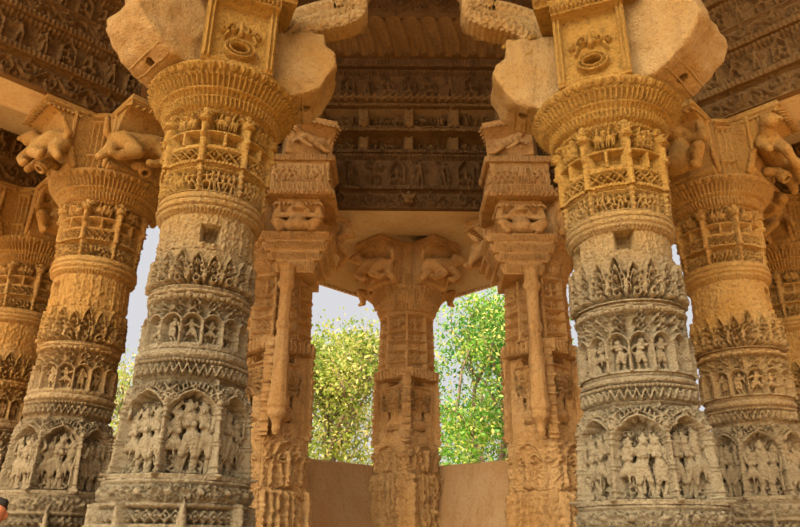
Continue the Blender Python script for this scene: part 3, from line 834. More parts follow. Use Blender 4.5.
# outer columns: octagonal top, vase-and-foliage block, rough square foot set corner-on
def square_band(name, z0, cv, ps, mat, half):
    """Square pier corner-on: cv wraps the four faces, corners at 0,90,180,270 deg."""
    s = cv.U/cv.W*4; k = np.floor(s).astype(int) % 4; f = s-np.floor(s)
    cs = [np.array((math.cos(a), math.sin(a))) for a in (0, PI/2, PI, 1.5*PI)]
    P = np.array([cs[i]*(1-t)+cs[(i+1) % 4]*t for i, t in zip(k, f)])
    # chamfered corners
    r = np.hypot(P[:, 0], P[:, 1]); lim = .93; P = P*np.minimum(1, lim/r)[:, None]
    nrm = np.array([(cs[i]+cs[(i+1) % 4])/math.sqrt(2) for i in k])
    t = cv.Vv/cv.H; R = sm(t, half)[:, None]
    X = P[None, :, 0]*R+nrm[None, :, 0]*cv.h*1.9; Y = P[None, :, 1]*R+nrm[None, :, 1]*cv.h*1.9
    Z = (z0+cv.Vv)[:, None]*np.ones((1, cv.nx)); V = np.stack([X, Y, Z], -1)
    b0 = np.stack([P[:, 0]*.1, P[:, 1]*.1, np.full(cv.nx, z0)], -1)[None]; b1 = b0.copy(); b1[..., 2] = z0+cv.H
    V = np.concatenate([b0, V, b1], 0); ny = V.shape[0]; idx = np.arange(ny*cv.nx).reshape(ny, cv.nx); Rr = np.roll(idx, -1, 1)
    F = np.stack([idx[:-1], Rr[:-1], Rr[1:], idx[1:]], -1).reshape(-1, 4)
    return mesh_from(name, V.reshape(-1, 3), F, mat)

def outer_shaft(root, z, rot, res, seed):
    """z: foot top, vase bottom, vase top, neck top (cap bottom), cap top."""
    m = M['outer']; rng.seed(seed)
    e = root
    W = 4*.66
    H = z[0]; cv = Cv(W, H, res*1.3); P = W/4
    for i in range(4):
        for q in range(7): cv.cap(i*P+.06+q*.09, H*.55, i*P+.05+q*.09+rng.uniform(-.02,.02), H-.05, .03, .02, rng.uniform(.03,.06), .6)
    cv.rough(.03, 4)
    link('foot_block', square_band('foot_block', 0, cv, None, m, [(0,.64),(.45,.60),(1,.545)]), e, rotz=rot)
    H = z[1]-z[0]; cv = Cv(W, H, res)
    for i in range(4):
        x = (i+.5)*P
        cv.line([(x-.2, .04), (x-.2, H*.55), (x-.12, H*.85), (x, H*.95), (x+.12, H*.85), (x+.2, H*.55), (x+.2, .04)], .014, .03)
        for s in (-1, 1):
            cv.spiral(x+s*.08, H*.6, .07, .035, .016, 1.4, s, 0); cv.cap(x+s*.05, .04, x+s*.1, H*.45, .025, .02, .035); cv.spiral(x+s*.26, H*.6, .05, .03, .014, 1.3, -s, 0)
        cv.cap(x, .03, x, H*.7, .03, .03, .05)
    cv.rough(.012, 2)
    link('medallion_band', square_band('medallion_band', z[0], cv, None, m, [(0,.545),(1,.53)]), e, rotz=rot)
    H = z[2]-z[1]; cv = Cv(W, H, res)
    for i in range(4):
        x = (i+.5)*P
        cv.rec(x-.26, x+.26, .02, H*.90, -.13); cv.b = -.13
        cv.box(x-.2, x+.2, 0, H*.10, -.02); cv.box(x-.16, x+.16, H*.1, H*.16, -.045)
        cv.blob(x, H*.26, .20, H*.10, .11, .4); cv.blob(x, H*.26, .07, .03, .12)      # cushion under the vase
        cv.line([(x, H*.36), (x, H*.42)], .12, .09); cv.cap(x, H*.46, x, H*.68, .09, .17, .10, .35)
        cv.cap(x-.16, H*.76, x+.16, H*.76, .03, .03, .12)
        for q in range(5): cv.cap(x-.14+.07*q, H*.44, x-.18+.09*q, H*.70, .008, .008, .125)
        for q in range(4): cv.cap(x-.12, H*(.5+.05*q), x+.12, H*(.5+.05*q), .006, .006, .125)
        for s in (-1, 1):                                                             # trailing foliage
            cv.line([(x+s*.1, H*.86), (x+s*.21, H*.74), (x+s*.24, H*.55), (x+s*.21, H*.36)], .022, .11, .014)
            for q in range(5): cv.spiral(x+s*.20, H*(.42+.085*q), .03, .10, .010, 1.1, s*(1-2*(q % 2)), 0)
        cv.b = 0
        for q in range(9): cv.cap(x-.27+.0675*q, H*.88, x-.28+.07*q, H*.985, .022, .03, .045)
        cv.cap(i*P, 0, i*P, H, .05, .05, .03, .3)
        for q in range(10): cv.blob(i*P+rng.uniform(-.02,.02), H*(.05+.095*q), .035, .03, .05)
    cv.rough(.008, 2)
    link('vase_band', square_band('vase_band', z[1], cv, None, m, [(0,.53),(1,.50)]), e, rotz=rot)
    H = z[3]-z[2]; W2 = 2*PI*.42; cv = Cv(W2, H, res); P = W2/8
    for i in range(8):
        a0, b0 = i*P+.02, (i+1)*P-.02; xm = (a0+b0)/2
        rows = [(.02,.10),(.13,.30),(.33,.46),(.49,.64),(.67,.94)]
        for k, (p, q) in enumerate(rows):
            cv.rec(a0+.01, b0-.01, p*H, q*H, -.06); cv.b = -.06
            if k == 0: cv.cap(a0, (p+q)/2*H, b0, (p+q)/2*H, .02, .02, .02)
            if k == 1: cv.line([(a0+.02, p*H+.02), (xm, q*H-.02), (b0-.02, p*H+.02)], .012, .03); cv.spiral(xm, (p+q)/2*H-.02, .04, .03, .010)
            if k == 2: cv.zig(p*H+.01, q*H-.01, 32, .012, .025) if i == 0 else None
            if k == 3:
                cv.cap(a0+.03, (p+q)/2*H, b0-.03, (p+q)/2*H, .012, .012, .03); cv.cap(xm, p*H, xm, q*H, .014, .014, .03)
                for s in (-1, 1): cv.cap(xm+s*.06, p*H+.01, xm+s*.06, q*H-.01, .010, .010, .03)
            if k == 4:
                for s in (-1, 1): cv.spiral(xm+s*.05, (p*.5+q*.5)*H, .055, .045, .014, 1.4, s, 0)
                cv.cap(xm, p*H, xm, (q-.05)*H, .03, .015, .045)
            cv.b = 0
            cv.cap(a0, (q+.015)*H, b0, (q+.015)*H, .014, .014, .014)
    cv.rough(.005, 2)
    link('panelled_neck', band_mesh('panelled_neck', z[2], cv, .42, lambda t: sm(t, [(0,.435),(1,.415)]), m, facet=1.0, phase=PI/8+rot), e)
    link('capital_ring', capital_ring(z[3], z[4], res, m, seed, .75, .425, .78), e)

ZC = (EYE+.98, EYE+1.40, EYE+2.54, EYE+3.47, EYE+3.88)
ZD = (EYE+.62, EYE+1.22, EYE+2.50, EYE+3.42, EYE+3.84)
c = column_root('C', 'slender carved corner column standing between the two open windows, with trees on either side')
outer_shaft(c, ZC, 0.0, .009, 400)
core_block(c, ZC[4], BEAM_Z, M['outer'], .30)
corner_pilaster(c, deg(270), ZC[4], BEAM_Z, M['outer'])
for an, k in ((225, 1), (315, 2), (135, 0), (45, 0)):
    carved_arm(c, deg(an), ZC[4], BEAM_Z, M['outer'], 'outer', k, .92, .60, pot=False)

def inner_stub(root, s, zc):
    """Everything the D/E columns carry in front: hanging colonette, stepped abacus, atlas, frieze block, upper bracket."""
    m = M['outer']; rng.seed(8)
    ox, oy = s*.26, -.36
    # colonette: turned shaft in front of the corner
    prof = [(1.22,.03),(1.28,.07),(1.34,.06),(1.40,.09),(1.46,.15),(1.50,.15),(1.54,.135),(1.56,.165),(1.62,.165),(1.66,.145),(2.1,.115),(2.14,.135),(2.20,.135),(2.24,.115),(2.55,.10),(2.58,.125),(2.64,.125),(2.68,.10),(3.1,.10),(3.14,.14),(3.2,.15),(3.24,.12),(3.40,.12),(3.44,.16)]
    zs = [p[0]+EYE for p in prof]; H = zs[-1]-zs[0]; cv = Cv(2*PI*.12, H, .016)
    cv.rough(.0025, 3)
    cm = band_mesh('colonette', zs[0], cv, .12, lambda t: .78*np.interp(zs[0]+t*H, zs, [p[1] for p in prof]), m, facet=.8, rin=.01)
    link('colonette', cm, root, loc=(s*.17, -.60, 0))
    # stepped abacus with dentils
    for (z0, h, w, d) in ((EYE+3.36, .16, .50, .34), (EYE+3.52, .12, .66, .42), (EYE+3.64, .14, .80, .50), (EYE+3.78, .10, .92, .56)):
        cv = Cv(w, h, .012, per=False); cv.dent(h*.2, h*.7, int(w/.035), .02); cv.rough(.004, 2)
        link('abacus', slab_mesh('abacus', w, z0, .1, cv, m, lean=([0, 1], [0, .05])), root, loc=(ox, oy-d*.62, 0), rotz=PI)
        link('abacus_core', apply_mods(prism('abacus_core', [(-d*.6, z0+.003), (d+.25, z0+.003), (d+.25, z0+h-.003), (-d*.6, z0+h-.003)], w-.02, m), [], 'abacus_core'), root, loc=(ox, oy, 0), rotz=PI/2)
        cvs = Cv(d-.01, h-.004, .012, per=False); cvs.dent(h*.2, h*.7, int(d/.035), .02)
        for q in (-1, 1):
            link('abacus', slab_mesh('abacus', d-.01, z0+.002, .06, cvs, m, lean=([0, 1], [0, .05])), root, loc=(ox+q*w/2, oy-d*.62+d/2, 0), rotz=-q*PI/2)
    # atlas bracket
    z1 = EYE+3.88; prof = [(-.10, z1), (.26, z1), (.24, z1+.08), (.26, z1+.34), (.40, z1+.46), (.42, z1+.54), (-.10, z1+.54)]
    ab = link('atlas_bracket', apply_mods(prism('atlas_bracket', prof, .60, m), [('BEVEL', dict(width=.012, segments=2))], 'atlas_bracket'), root, loc=(ox, oy+.1, 0), rotz=-PI/2)
    d = link('carved_dwarf', figs('outer')[6], ab); d.location = (.33, 0, z1); d.rotation_euler = (0, 0, -PI/2); d.scale = (1.6, 1.25, 1.08)
    caps = []
    for i in range(10):
        y = -.31+.062*i; caps.append(((.40, y, z1+.47), (.455, y, z1+.43), .026, .015))
    for q in (-1, 1):
        for i in range(6): caps.append(((.42-.08*i, q*.30, z1+.47), (.42-.08*i, q*.345, z1+.43), .024, .015))
        caps += [((.30, q*.24, z1+.02), (.30, q*.27, z1+.35), .05, .04), ((.30, q*.26, z1+.35), (.38, q*.26, z1+.42), .04, .03)]
    link('cornice_teeth', blend('cornice_teeth', caps, .012, m, 1), ab)
    # frieze block
    z2 = z1+.54
    for (z0, h, w, kind) in ((z2, .08, .94, 0), (z2+.08, .10, .88, 1), (z2+.18, .36, .82, 2), (z2+.54, .09, .92, 1)):
        link('block_core', apply_mods(prism('block_core', [(-.42*w/.74*.9+.05, z0+.003), (w*.62, z0+.003), (w*.62, z0+h-.003), (-.42*w/.74*.9+.05, z0+h-.003)], w-.03, m), [], 'block_core'), root, loc=(ox, oy, 0), rotz=PI/2)
        for k, (lw, px, py, rz) in enumerate(((w, 0, -.42*w/.74*.9, PI), (w*.8, w/2, -.42*w/.74*.9+w*.4, -PI/2), (w*.8, -w/2, -.42*w/.74*.9+w*.4, PI/2))):
            zz = .002 if k else 0; cv = Cv(lw, h-2*zz, .011, per=False)
            if kind == 0: cv.zig(.01, h-.01, int(lw/.06), .012, .025)
            if kind == 1: cv.dent(h*.2, h*.8, int(lw/.04), .02)
            if kind == 2:
                cv.rec(.03, lw-.03, .03, h-.03, -.03); cv.b = -.03
                for q in range(int(lw/.085)): cv.person(.07+q*.085, .05, h*.72, None, None, .045)
                cv.b = 0
            cv.rough(.004, 2)
            link('frieze_block', slab_mesh('frieze_block', lw, z0+zz, .12 if k == 0 else .06, cv, m), root, loc=(ox+px, oy+py+.02, 0), rotz=rz)
    # upper bracket leaning to the middle of the hall
    z3 = z2+.63
    ub = bpy.data.objects.new('upper_bracket', None)
    prof = [(-.30, z3), (.34, z3), (.38, z3+.12), (.44, z3+.28), (.62, z3+.36), (.64, z3+.46), (-.30, z3+.46)]
    me = apply_mods(prism('upper_bracket', prof, .66, m), [('BEVEL', dict(width=.012, segments=2))], 'upper_bracket')
    ub = link('upper_bracket', me, root, loc=(ox, oy-.08, 0), rotz=deg(-90-s*-35) if s > 0 else deg(-90-35))
    ub.rotation_euler = (0, 0, deg(-90+s*20))
    d = link('carved_beast', figs('outer')[7], ub); d.location = (.42, 0, z3); d.rotation_euler = (0, 0, -PI/2); d.scale = (s*.95, .9, .85)
    caps = []
    for i in range(11): caps.append(((.62, -.33+.066*i, z3+.38), (.68, -.33+.066*i, z3+.34), .028, .016))
    for q in (-1, 1):
        for i in range(9): caps.append(((.60-.09*i, q*.33, z3+.38), (.60-.09*i, q*.375, z3+.34), .026, .016))
    link('cornice_teeth', blend('cornice_teeth', caps, .012, m, 1), ub)

for key, s, lab in (('D', 1, 'carved column left of the left window, with a hanging colonette and a stacked atlas bracket'),
                    ('E', -1, 'carved column right of the right window, with a hanging colonette and a stacked atlas bracket')):
    d = column_root(key, lab)
    outer_shaft(d, ZD, 0.0, .009, 500 if s > 0 else 540)
    core_block(d, ZD[4], BEAM_Z, M['outer'], .30)
    inner_stub(d, s, ZD)
    for an, k in ((45 if s > 0 else 135, 1), (225 if s > 0 else 315, 2), (135 if s > 0 else 45, 0)):
        carved_arm(d, deg(an), ZD[4], BEAM_Z, M['outer'], 'outer', k, 1.0, .56, pot=False)

# ------------------------------------------------------------------ beams
def frieze(cv, kind, seed):
    rng.seed(seed); W, H = cv.W, cv.H
    if kind == 'vine':
        cv.rec(0, W, .03, H-.03, -.035); cv.b = -.035; cv.vine(.02, W-.02, H/2, (H-.06)*.55, H*1.5, .016, .045); cv.b = 0
    elif kind == 'figures':
        cv.rec(0, W, .04, H-.05, -.05); cv.b = -.05
        n = int(W/(H*.62))
        for i in range(n):
            x = (i+.5)*W/n
            if i % 3 == 0:
                cv.line([(x-H*.2, .05), (x-H*.2, H*.6), (x, H*.85), (x+H*.2, H*.6), (x+H*.2, .05)], .018, .06); cv.person(x, .06, H*.6, 5, 1, .06)
            else:
                cv.person(x, .05, H*.72, None, None, .06); cv.spiral(x+.05, H*.75, H*.13, .04, .012)
        cv.b = 0; cv.dent(H-.04, H-.01, int(W/.05), .015)
    elif kind == 'dentil':
        cv.dent(H*.2, H*.75, int(W/.05), .022)
    elif kind == 'rope':
        cv.dent(H*.15, H*.85, int(W/.11), .05, .62, 7.0); cv.cap(0, H*.5, W, H*.5, H*.28, H*.28, .03)
    elif kind == 'coffers':
        n = max(1, int(W/.62)); P = W/n
        for i in range(n):
            a, b_ = i*P+.10, (i+1)*P-.10
            cv.rec(a, b_, H*.12, H*.88, -.14); cv.b = -.14
            for k in range(3): cv.person(a+(k+.5)*(b_-a)/3, H*.16, H*.62, rng.choice((2,3,0)), None, .11)
            for k in range(4): cv.spiral(rng.uniform(a+.05, b_-.05), H*rng.uniform(.3,.75), .06, .09, .014)
            cv.b = 0
            for yy in (.2, .4, .6, .8): cv.blob(i*P, H*yy, .05, .035, .03)
            cv.cap(i*P-.05, .0, i*P-.05, H, .018, .018, .025); cv.cap(i*P+.05, 0, i*P+.05, H, .018, .018, .025)
    elif kind == 'petals':
        n = int(W/.26)
        for i in range(-1, n+1):
            x = i*W/n
            pts = [(x+.02, .0), (x+.06, H*.3), (x+.13, H*.6), (x+.26, H)]
            cv.line(pts, .05, .06, .09, .6); cv.line([(p+.085, q) for p, q in pts], .02, .05)
    cv.rough(.006, 2)

def beam(name, p0, p1, nrm, tiers, mats, label, cat='beam', group=None, depth=.6, res=.016, soffit=None):
    """p0->p1 is the line of the carved face (plan); nrm points out of that face; tiers are (z0, z1, offset, kind, material)."""
    p0 = Vector(p0); p1 = Vector(p1); L = (p1-p0).length; mid = (p0+p1)/2
    e = bpy.data.objects.new(name, None); COL.objects.link(e); e.location = (mid.x, mid.y, tiers[0][0])
    ang = math.atan2(nrm[1], nrm[0])-PI/2; e.rotation_euler = (0, 0, ang); tag(e, label, cat, group)
    zb = tiers[0][0]
    for k, (z0, z1, off, kind, mk) in enumerate(tiers):
        cv = Cv(L, z1-z0, res, per=False); frieze(cv, kind, 900+k*7+int(L*10))
        nm = {'vine': 'scroll_frieze', 'figures': 'figure_frieze', 'dentil': 'dentil_moulding', 'rope': 'rope_moulding', 'coffers': 'coffered_panel_row', 'petals': 'petal_cornice', 'plain': 'plain_fascia'}[kind]
        lean = ([0, 1], [off, off+.45]) if kind == 'petals' else ([0, 1], [off, off])
        link(nm, slab_mesh(nm, L, z0-zb, depth, cv, M[mk], lean=lean), e)
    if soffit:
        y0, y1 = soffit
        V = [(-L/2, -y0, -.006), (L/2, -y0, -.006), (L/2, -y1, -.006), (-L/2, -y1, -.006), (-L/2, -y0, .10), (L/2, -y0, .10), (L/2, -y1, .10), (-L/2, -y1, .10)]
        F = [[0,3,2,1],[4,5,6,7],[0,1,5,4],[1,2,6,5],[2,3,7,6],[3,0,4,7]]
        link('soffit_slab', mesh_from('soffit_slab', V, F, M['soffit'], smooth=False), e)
    return e
B0 = BEAM_Z
# tall stack between the two colonette columns, facing the camera
st = [(B0, B0+.30, 0, 'vine', 'shaded'), (B0+.30, B0+.36, .03, 'dentil', 'shaded'), (B0+.36, B0+.92, .02, 'figures', 'shaded'), (B0+.92, B0+.98, .06, 'dentil', 'shaded'),
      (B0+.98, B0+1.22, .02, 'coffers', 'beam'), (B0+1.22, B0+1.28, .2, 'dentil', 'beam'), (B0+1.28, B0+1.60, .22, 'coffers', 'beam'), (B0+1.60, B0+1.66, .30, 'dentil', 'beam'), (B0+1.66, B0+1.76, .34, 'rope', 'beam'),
      (B0+1.76, B0+2.28, .30, 'figures', 'shaded'), (B0+2.28, B0+2.42, .40, 'dentil', 'shaded'), (B0+2.42, B0+2.72, .46, 'petals', 'beam'), (B0+2.72, B0+2.82, .98, 'plain', 'shaded'), (B0+2.82, B0+3.2, .98, 'vine', 'shaded')]
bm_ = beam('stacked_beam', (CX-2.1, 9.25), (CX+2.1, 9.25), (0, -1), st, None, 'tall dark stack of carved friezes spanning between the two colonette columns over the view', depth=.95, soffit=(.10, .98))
# monster mask in the middle of the lowest frieze
msk = [((0,.02,.13),(0,.03,.13),.075,.07),((-.035,.08,.16),(-.035,.09,.16),.022,.02),((.035,.08,.16),(.035,.09,.16),.022,.02),((0,.09,.12),(0,.10,.11),.02,.025),((-.05,.06,.08),(.05,.06,.08),.018,.018),
       ((-.07,0,.19),(-.10,.03,.24),.03,.012),((.07,0,.19),(.10,.03,.24),.03,.012),((0,.0,.2),(0,.03,.25),.035,.02)]
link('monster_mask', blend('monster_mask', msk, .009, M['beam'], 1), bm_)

def side_tiers(mk, top=3.2):
    return [(B0, B0+.32, 0, 'vine', mk), (B0+.32, B0+.40, .05, 'dentil', mk), (B0+.40, B0+.80, .02, 'figures', mk), (B0+.80, B0+.88, .08, 'dentil', mk),
            (B0+.88, B0+1.12, .05, 'vine', mk), (B0+1.12, B0+1.5, .05, 'figures', mk), (B0+1.5, B0+1.6, .14, 'dentil', mk), (B0+1.6, B0+2.0, .10, 'figures', mk), (B0+2.0, B0+top, .1, 'vine', mk)]
q = math.sqrt(.5)
def off(p, d, n, o, s): return (p[0]+d[0]*s+n[0]*o, p[1]+d[1]*s+n[1]*o)
for sx, key, far, lab, lab2 in ((-1, 'F', 'H', 'carved beam with scroll and figure rows running to the upper left corner', 'short carved beam above the column at the left edge'),
                         (1, 'G', 'I', 'carved beam with scroll and figure rows running to the upper right corner', 'short carved beam above the column at the right edge')):
    P = POS[key]; d = (sx*q, -q); n = (-sx*q, -q)
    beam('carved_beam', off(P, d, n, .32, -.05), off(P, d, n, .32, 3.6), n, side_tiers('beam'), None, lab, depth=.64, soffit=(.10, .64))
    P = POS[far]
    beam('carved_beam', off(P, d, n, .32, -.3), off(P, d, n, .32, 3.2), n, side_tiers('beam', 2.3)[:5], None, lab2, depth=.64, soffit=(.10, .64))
    # beam from the side column towards the colonette column
    P = POS[key]; d2 = (-sx*q, q); n2 = (-sx*q, -q); 
    beam('carved_beam', off(P, d2, n2, .32, .36), off(P, d2, n2, .32, 2.35), n2, side_tiers('shaded')[:7], None,
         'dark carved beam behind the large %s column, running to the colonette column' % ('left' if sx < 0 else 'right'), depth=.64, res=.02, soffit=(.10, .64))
    # corner beam over the window: plain broad underside
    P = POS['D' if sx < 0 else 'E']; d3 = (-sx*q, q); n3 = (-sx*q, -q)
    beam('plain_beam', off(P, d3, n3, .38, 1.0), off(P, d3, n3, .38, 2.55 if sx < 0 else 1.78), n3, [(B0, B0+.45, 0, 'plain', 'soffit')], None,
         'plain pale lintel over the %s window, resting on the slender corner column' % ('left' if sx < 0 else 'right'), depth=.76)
    # sloping eave outside
    n4 = (sx*q, q)
    a0 = off(P, d3, n4, .36, -1.2); a1 = off(P, d3, n4, .36, 2.9)
    b0 = off(P, d3, n4, 1.15, -1.2); b1 = off(P, d3, n4, 1.15, 3.69)
    zt, zl = B0+.02, B0-.52
    mid = Vector(((a0[0]+a1[0])/2, (a0[1]+a1[1])/2, zl))
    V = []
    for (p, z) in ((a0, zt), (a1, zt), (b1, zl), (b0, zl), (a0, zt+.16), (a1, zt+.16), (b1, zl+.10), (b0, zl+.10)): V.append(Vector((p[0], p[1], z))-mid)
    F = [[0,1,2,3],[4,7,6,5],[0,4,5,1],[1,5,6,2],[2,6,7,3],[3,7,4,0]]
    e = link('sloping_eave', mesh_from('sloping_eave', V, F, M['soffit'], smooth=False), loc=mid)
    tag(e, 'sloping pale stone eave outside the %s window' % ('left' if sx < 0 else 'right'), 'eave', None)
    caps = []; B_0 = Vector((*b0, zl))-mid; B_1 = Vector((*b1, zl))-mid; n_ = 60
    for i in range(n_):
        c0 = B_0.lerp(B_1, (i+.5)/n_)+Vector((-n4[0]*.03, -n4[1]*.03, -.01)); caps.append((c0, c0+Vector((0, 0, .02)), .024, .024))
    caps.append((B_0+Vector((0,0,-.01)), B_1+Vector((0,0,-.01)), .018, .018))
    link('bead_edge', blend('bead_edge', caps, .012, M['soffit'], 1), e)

# ------------------------------------------------------------------ torana arch between the big columns
def torana():
    zb = EYE+4.50; n = 150; path = []
    key = [(-1.16,-.28),(-1.12,.0),(-1.02,.14),(-.86,.20),(-.70,.24),(-.56,.31),(-.49,.40),(-.52,.56),(-.47,.78),(-.34,.95),(-.18,1.04),(-.12,1.10),(0,1.24)]
    key = key+[(-a, b) for a, b in key[-2::-1]]
    ks = np.array([0]+list(np.cumsum([math.dist(key[i], key[i+1]) for i in range(len(key)-1)])))
    for i in range(n+1):
        t = ks[-1]*i/n; path.append(Vector((CX+float(np.interp(t, ks, [k[0] for k in key])), 5.5, zb+float(np.interp(t, ks, [k[1] for k in key])))))
    xm = CX; span = 1.13
    cv = Cv(sum((path[i+1]-path[i]).length for i in range(n)), .30, .012, per=False)
    W = cv.W
    cv.zig(.02, .08, int(W/.07), .010, .025); cv.rec(0, W, .11, .20, -.03); cv.b = -.03; cv.lattice(0, W, .115, .195, .06, .009, .03); cv.b = 0
    cv.beads(.25, .022, int(W/.055), .03)
    s = np.array([0]+list(np.cumsum([(path[i+1]-path[i]).length for i in range(n)])))
    px = np.interp(cv.U, s, [p.x for p in path]); pz = np.interp(cv.U, s, [p.z for p in path])
    tx = np.gradient(px); tz = np.gradient(pz); ln = np.hypot(tx, tz); k = np.ones(9)/9
    nxv = np.convolve(np.pad(-tz/ln, 4, 'edge'), k, 'valid'); nzv = np.convolve(np.pad(tx/ln, 4, 'edge'), k, 'valid')
    l2 = np.hypot(nxv, nzv); nxv /= l2; nzv /= l2
    v = cv.Vv[:, None]
    teeth = .035*np.abs(np.sin(cv.U/.075*PI/2))[None, :]*(1-v/.3)
    def sheet(sign):
        X = px[None]+nxv[None]*(v-teeth); Z = pz[None]+nzv[None]*(v-teeth); Y = 5.5+sign*(.13+cv.h)
        return np.stack([X, Y*np.ones_like(X), Z], -1)
    A_, B_ = sheet(-1), sheet(1)[::-1]
    V = np.concatenate([A_, B_], 0); ny, nx = V.shape[:2]
    idx = np.arange(ny*nx).reshape(ny, nx); R = np.roll(idx, -1, 0)
    F = np.stack([idx[:, :-1], idx[:, 1:], R[:, 1:], R[:, :-1]], -1).reshape(-1, 4)
    mid = np.array((xm, 5.5, zb))
    e = bpy.data.objects.new('torana_arch', None); COL.objects.link(e); e.location = tuple(mid)
    tag(e, 'toothed carved arch springing between the two large near columns at the top of the photo', 'arch')
    link('arch_band', mesh_from('arch_band', V.reshape(-1, 3)-mid, F, M['broken']), e)
    caps = []
    for i in range(0, n, 2):
        p = path[i]-Vector(mid); caps += [((p.x, -.10, p.z-.03), (p.x, .10, p.z-.015), .024, .024), ((p.x, -.1, p.z-.04), (p.x, -.13, p.z-.05), .018, .014)]
    link('pendant_fringe', blend('pendant_fringe', caps, .014, M['broken'], 1), e)
    for s_ in (-1, 1):   # crouching makara at each springing
        xx = s_*(span+.02)
        cp = [((xx, 0, -.18), (xx, 0, .10), .15, .12), ((xx, 0, .1), (xx-s_*.12, 0, .22), .11, .07), ((xx-s_*.1, -.08, .0), (xx-s_*.18, -.1, -.1), .05, .035), ((xx, -.12, .05), (xx-s_*.04, -.16, .02), .04, .03),
              ((xx-s_*.16, 0, .10), (xx-s_*.26, 0, .04), .05, .03), ((xx, -.13, -.1), (xx-s_*.1, -.15, -.2), .045, .03)]
        link('makara', blend('makara', cp, .014, M['near'], 1), e)
torana()

# ------------------------------------------------------------------ parapets, ceiling, floor, ground
def parapet(p0, p1, n, label):
    p0 = Vector(p0); p1 = Vector(p1); L = (p1-p0).length; mid = (p0+p1)/2
    zt = EYE+1.12
    prof = [(0, 0), (0, 1.15), (.30, zt-.02), (.32, zt), (.46, zt), (.46, zt-.06), (.16, 1.1), (.16, 0)]   # outward lean (x outwards)
    me = prism('parapet_wall', prof, L, M['parapet'])
    me = apply_mods(me, [('BEVEL', dict(width=.012, segments=2))], 'parapet_wall')
    o = link('parapet_wall', me, loc=(mid.x, mid.y, 0), rotz=math.atan2(n[1], n[0]))
    return tag(o, label, 'parapet')
for sx, a_, b_, w in ((-1, 'D', 'C', 'left'), (1, 'E', 'C', 'right')):
    d = (-sx*q, q); n = (sx*q, q); P = POS[a_]
    parapet(off(P, d, n, .10, .42), off(P, d, n, .10, 2.55 if sx < 0 else 2.50), n, 'plain leaning stone parapet under the %s window, beside the slender corner column' % w)
    P = POS['F' if sx < 0 else 'G']
    parapet(off(P, d, n, .10, .55), off(P, d, n, .10, 2.12), n, 'leaning stone parapet hidden behind the large %s column' % w)

def slab(name, x0, x1, y0, y1, z0, z1, mat):
    V = [(x, y, z) for z in (z0, z1) for y in (y0, y1) for x in (x0, x1)]
    F = [[0,2,3,1],[4,5,7,6],[0,1,5,4],[1,3,7,5],[3,2,6,7],[2,0,4,6]]
    return structure(link(name, mesh_from(name, V, F, mat, smooth=False)))
def poly_slab(name, pts, z0, z1, mat):
    n = len(pts); V = [(x, y, z0) for x, y in pts]+[(x, y, z1) for x, y in pts]
    F = [list(range(n))[::-1], list(range(n, 2*n))]+[[i, (i+1) % n, n+(i+1) % n, n+i] for i in range(n)]
    return structure(link(name, mesh_from(name, V, F, mat, smooth=False)))
poly_slab('floor', [(-9,-3),(9,-3),(9,8.0),(CX+5.4+.8,10.3),(CX+3.0,8.4),(CX,11.9),(CX-3.0,8.4),(CX-5.4-.8,10.3),(-9,8)], -.25, 0.0, M['floor'])
slab('ceiling_light_blocker', -9, 9, 1.0, 12.0, B0+3.23, B0+3.5, M['shaded'])  # plain unseen roof slab, added to block top light from the sky
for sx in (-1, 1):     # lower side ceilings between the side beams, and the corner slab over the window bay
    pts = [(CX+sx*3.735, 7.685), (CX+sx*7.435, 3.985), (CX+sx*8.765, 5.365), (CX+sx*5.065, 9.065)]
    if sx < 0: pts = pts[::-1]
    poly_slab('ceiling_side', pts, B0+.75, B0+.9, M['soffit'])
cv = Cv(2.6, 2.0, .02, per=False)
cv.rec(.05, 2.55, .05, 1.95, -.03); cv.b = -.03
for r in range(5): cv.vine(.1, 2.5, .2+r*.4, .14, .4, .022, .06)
me = slab_mesh('ceiling_corner', 2.6, 0, .1, cv, M['shaded'])
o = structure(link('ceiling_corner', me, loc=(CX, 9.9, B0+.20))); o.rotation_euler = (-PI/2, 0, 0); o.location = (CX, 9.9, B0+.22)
slab('ground', -80, 80, -60, 120, -.8, -.26, M['floor'])

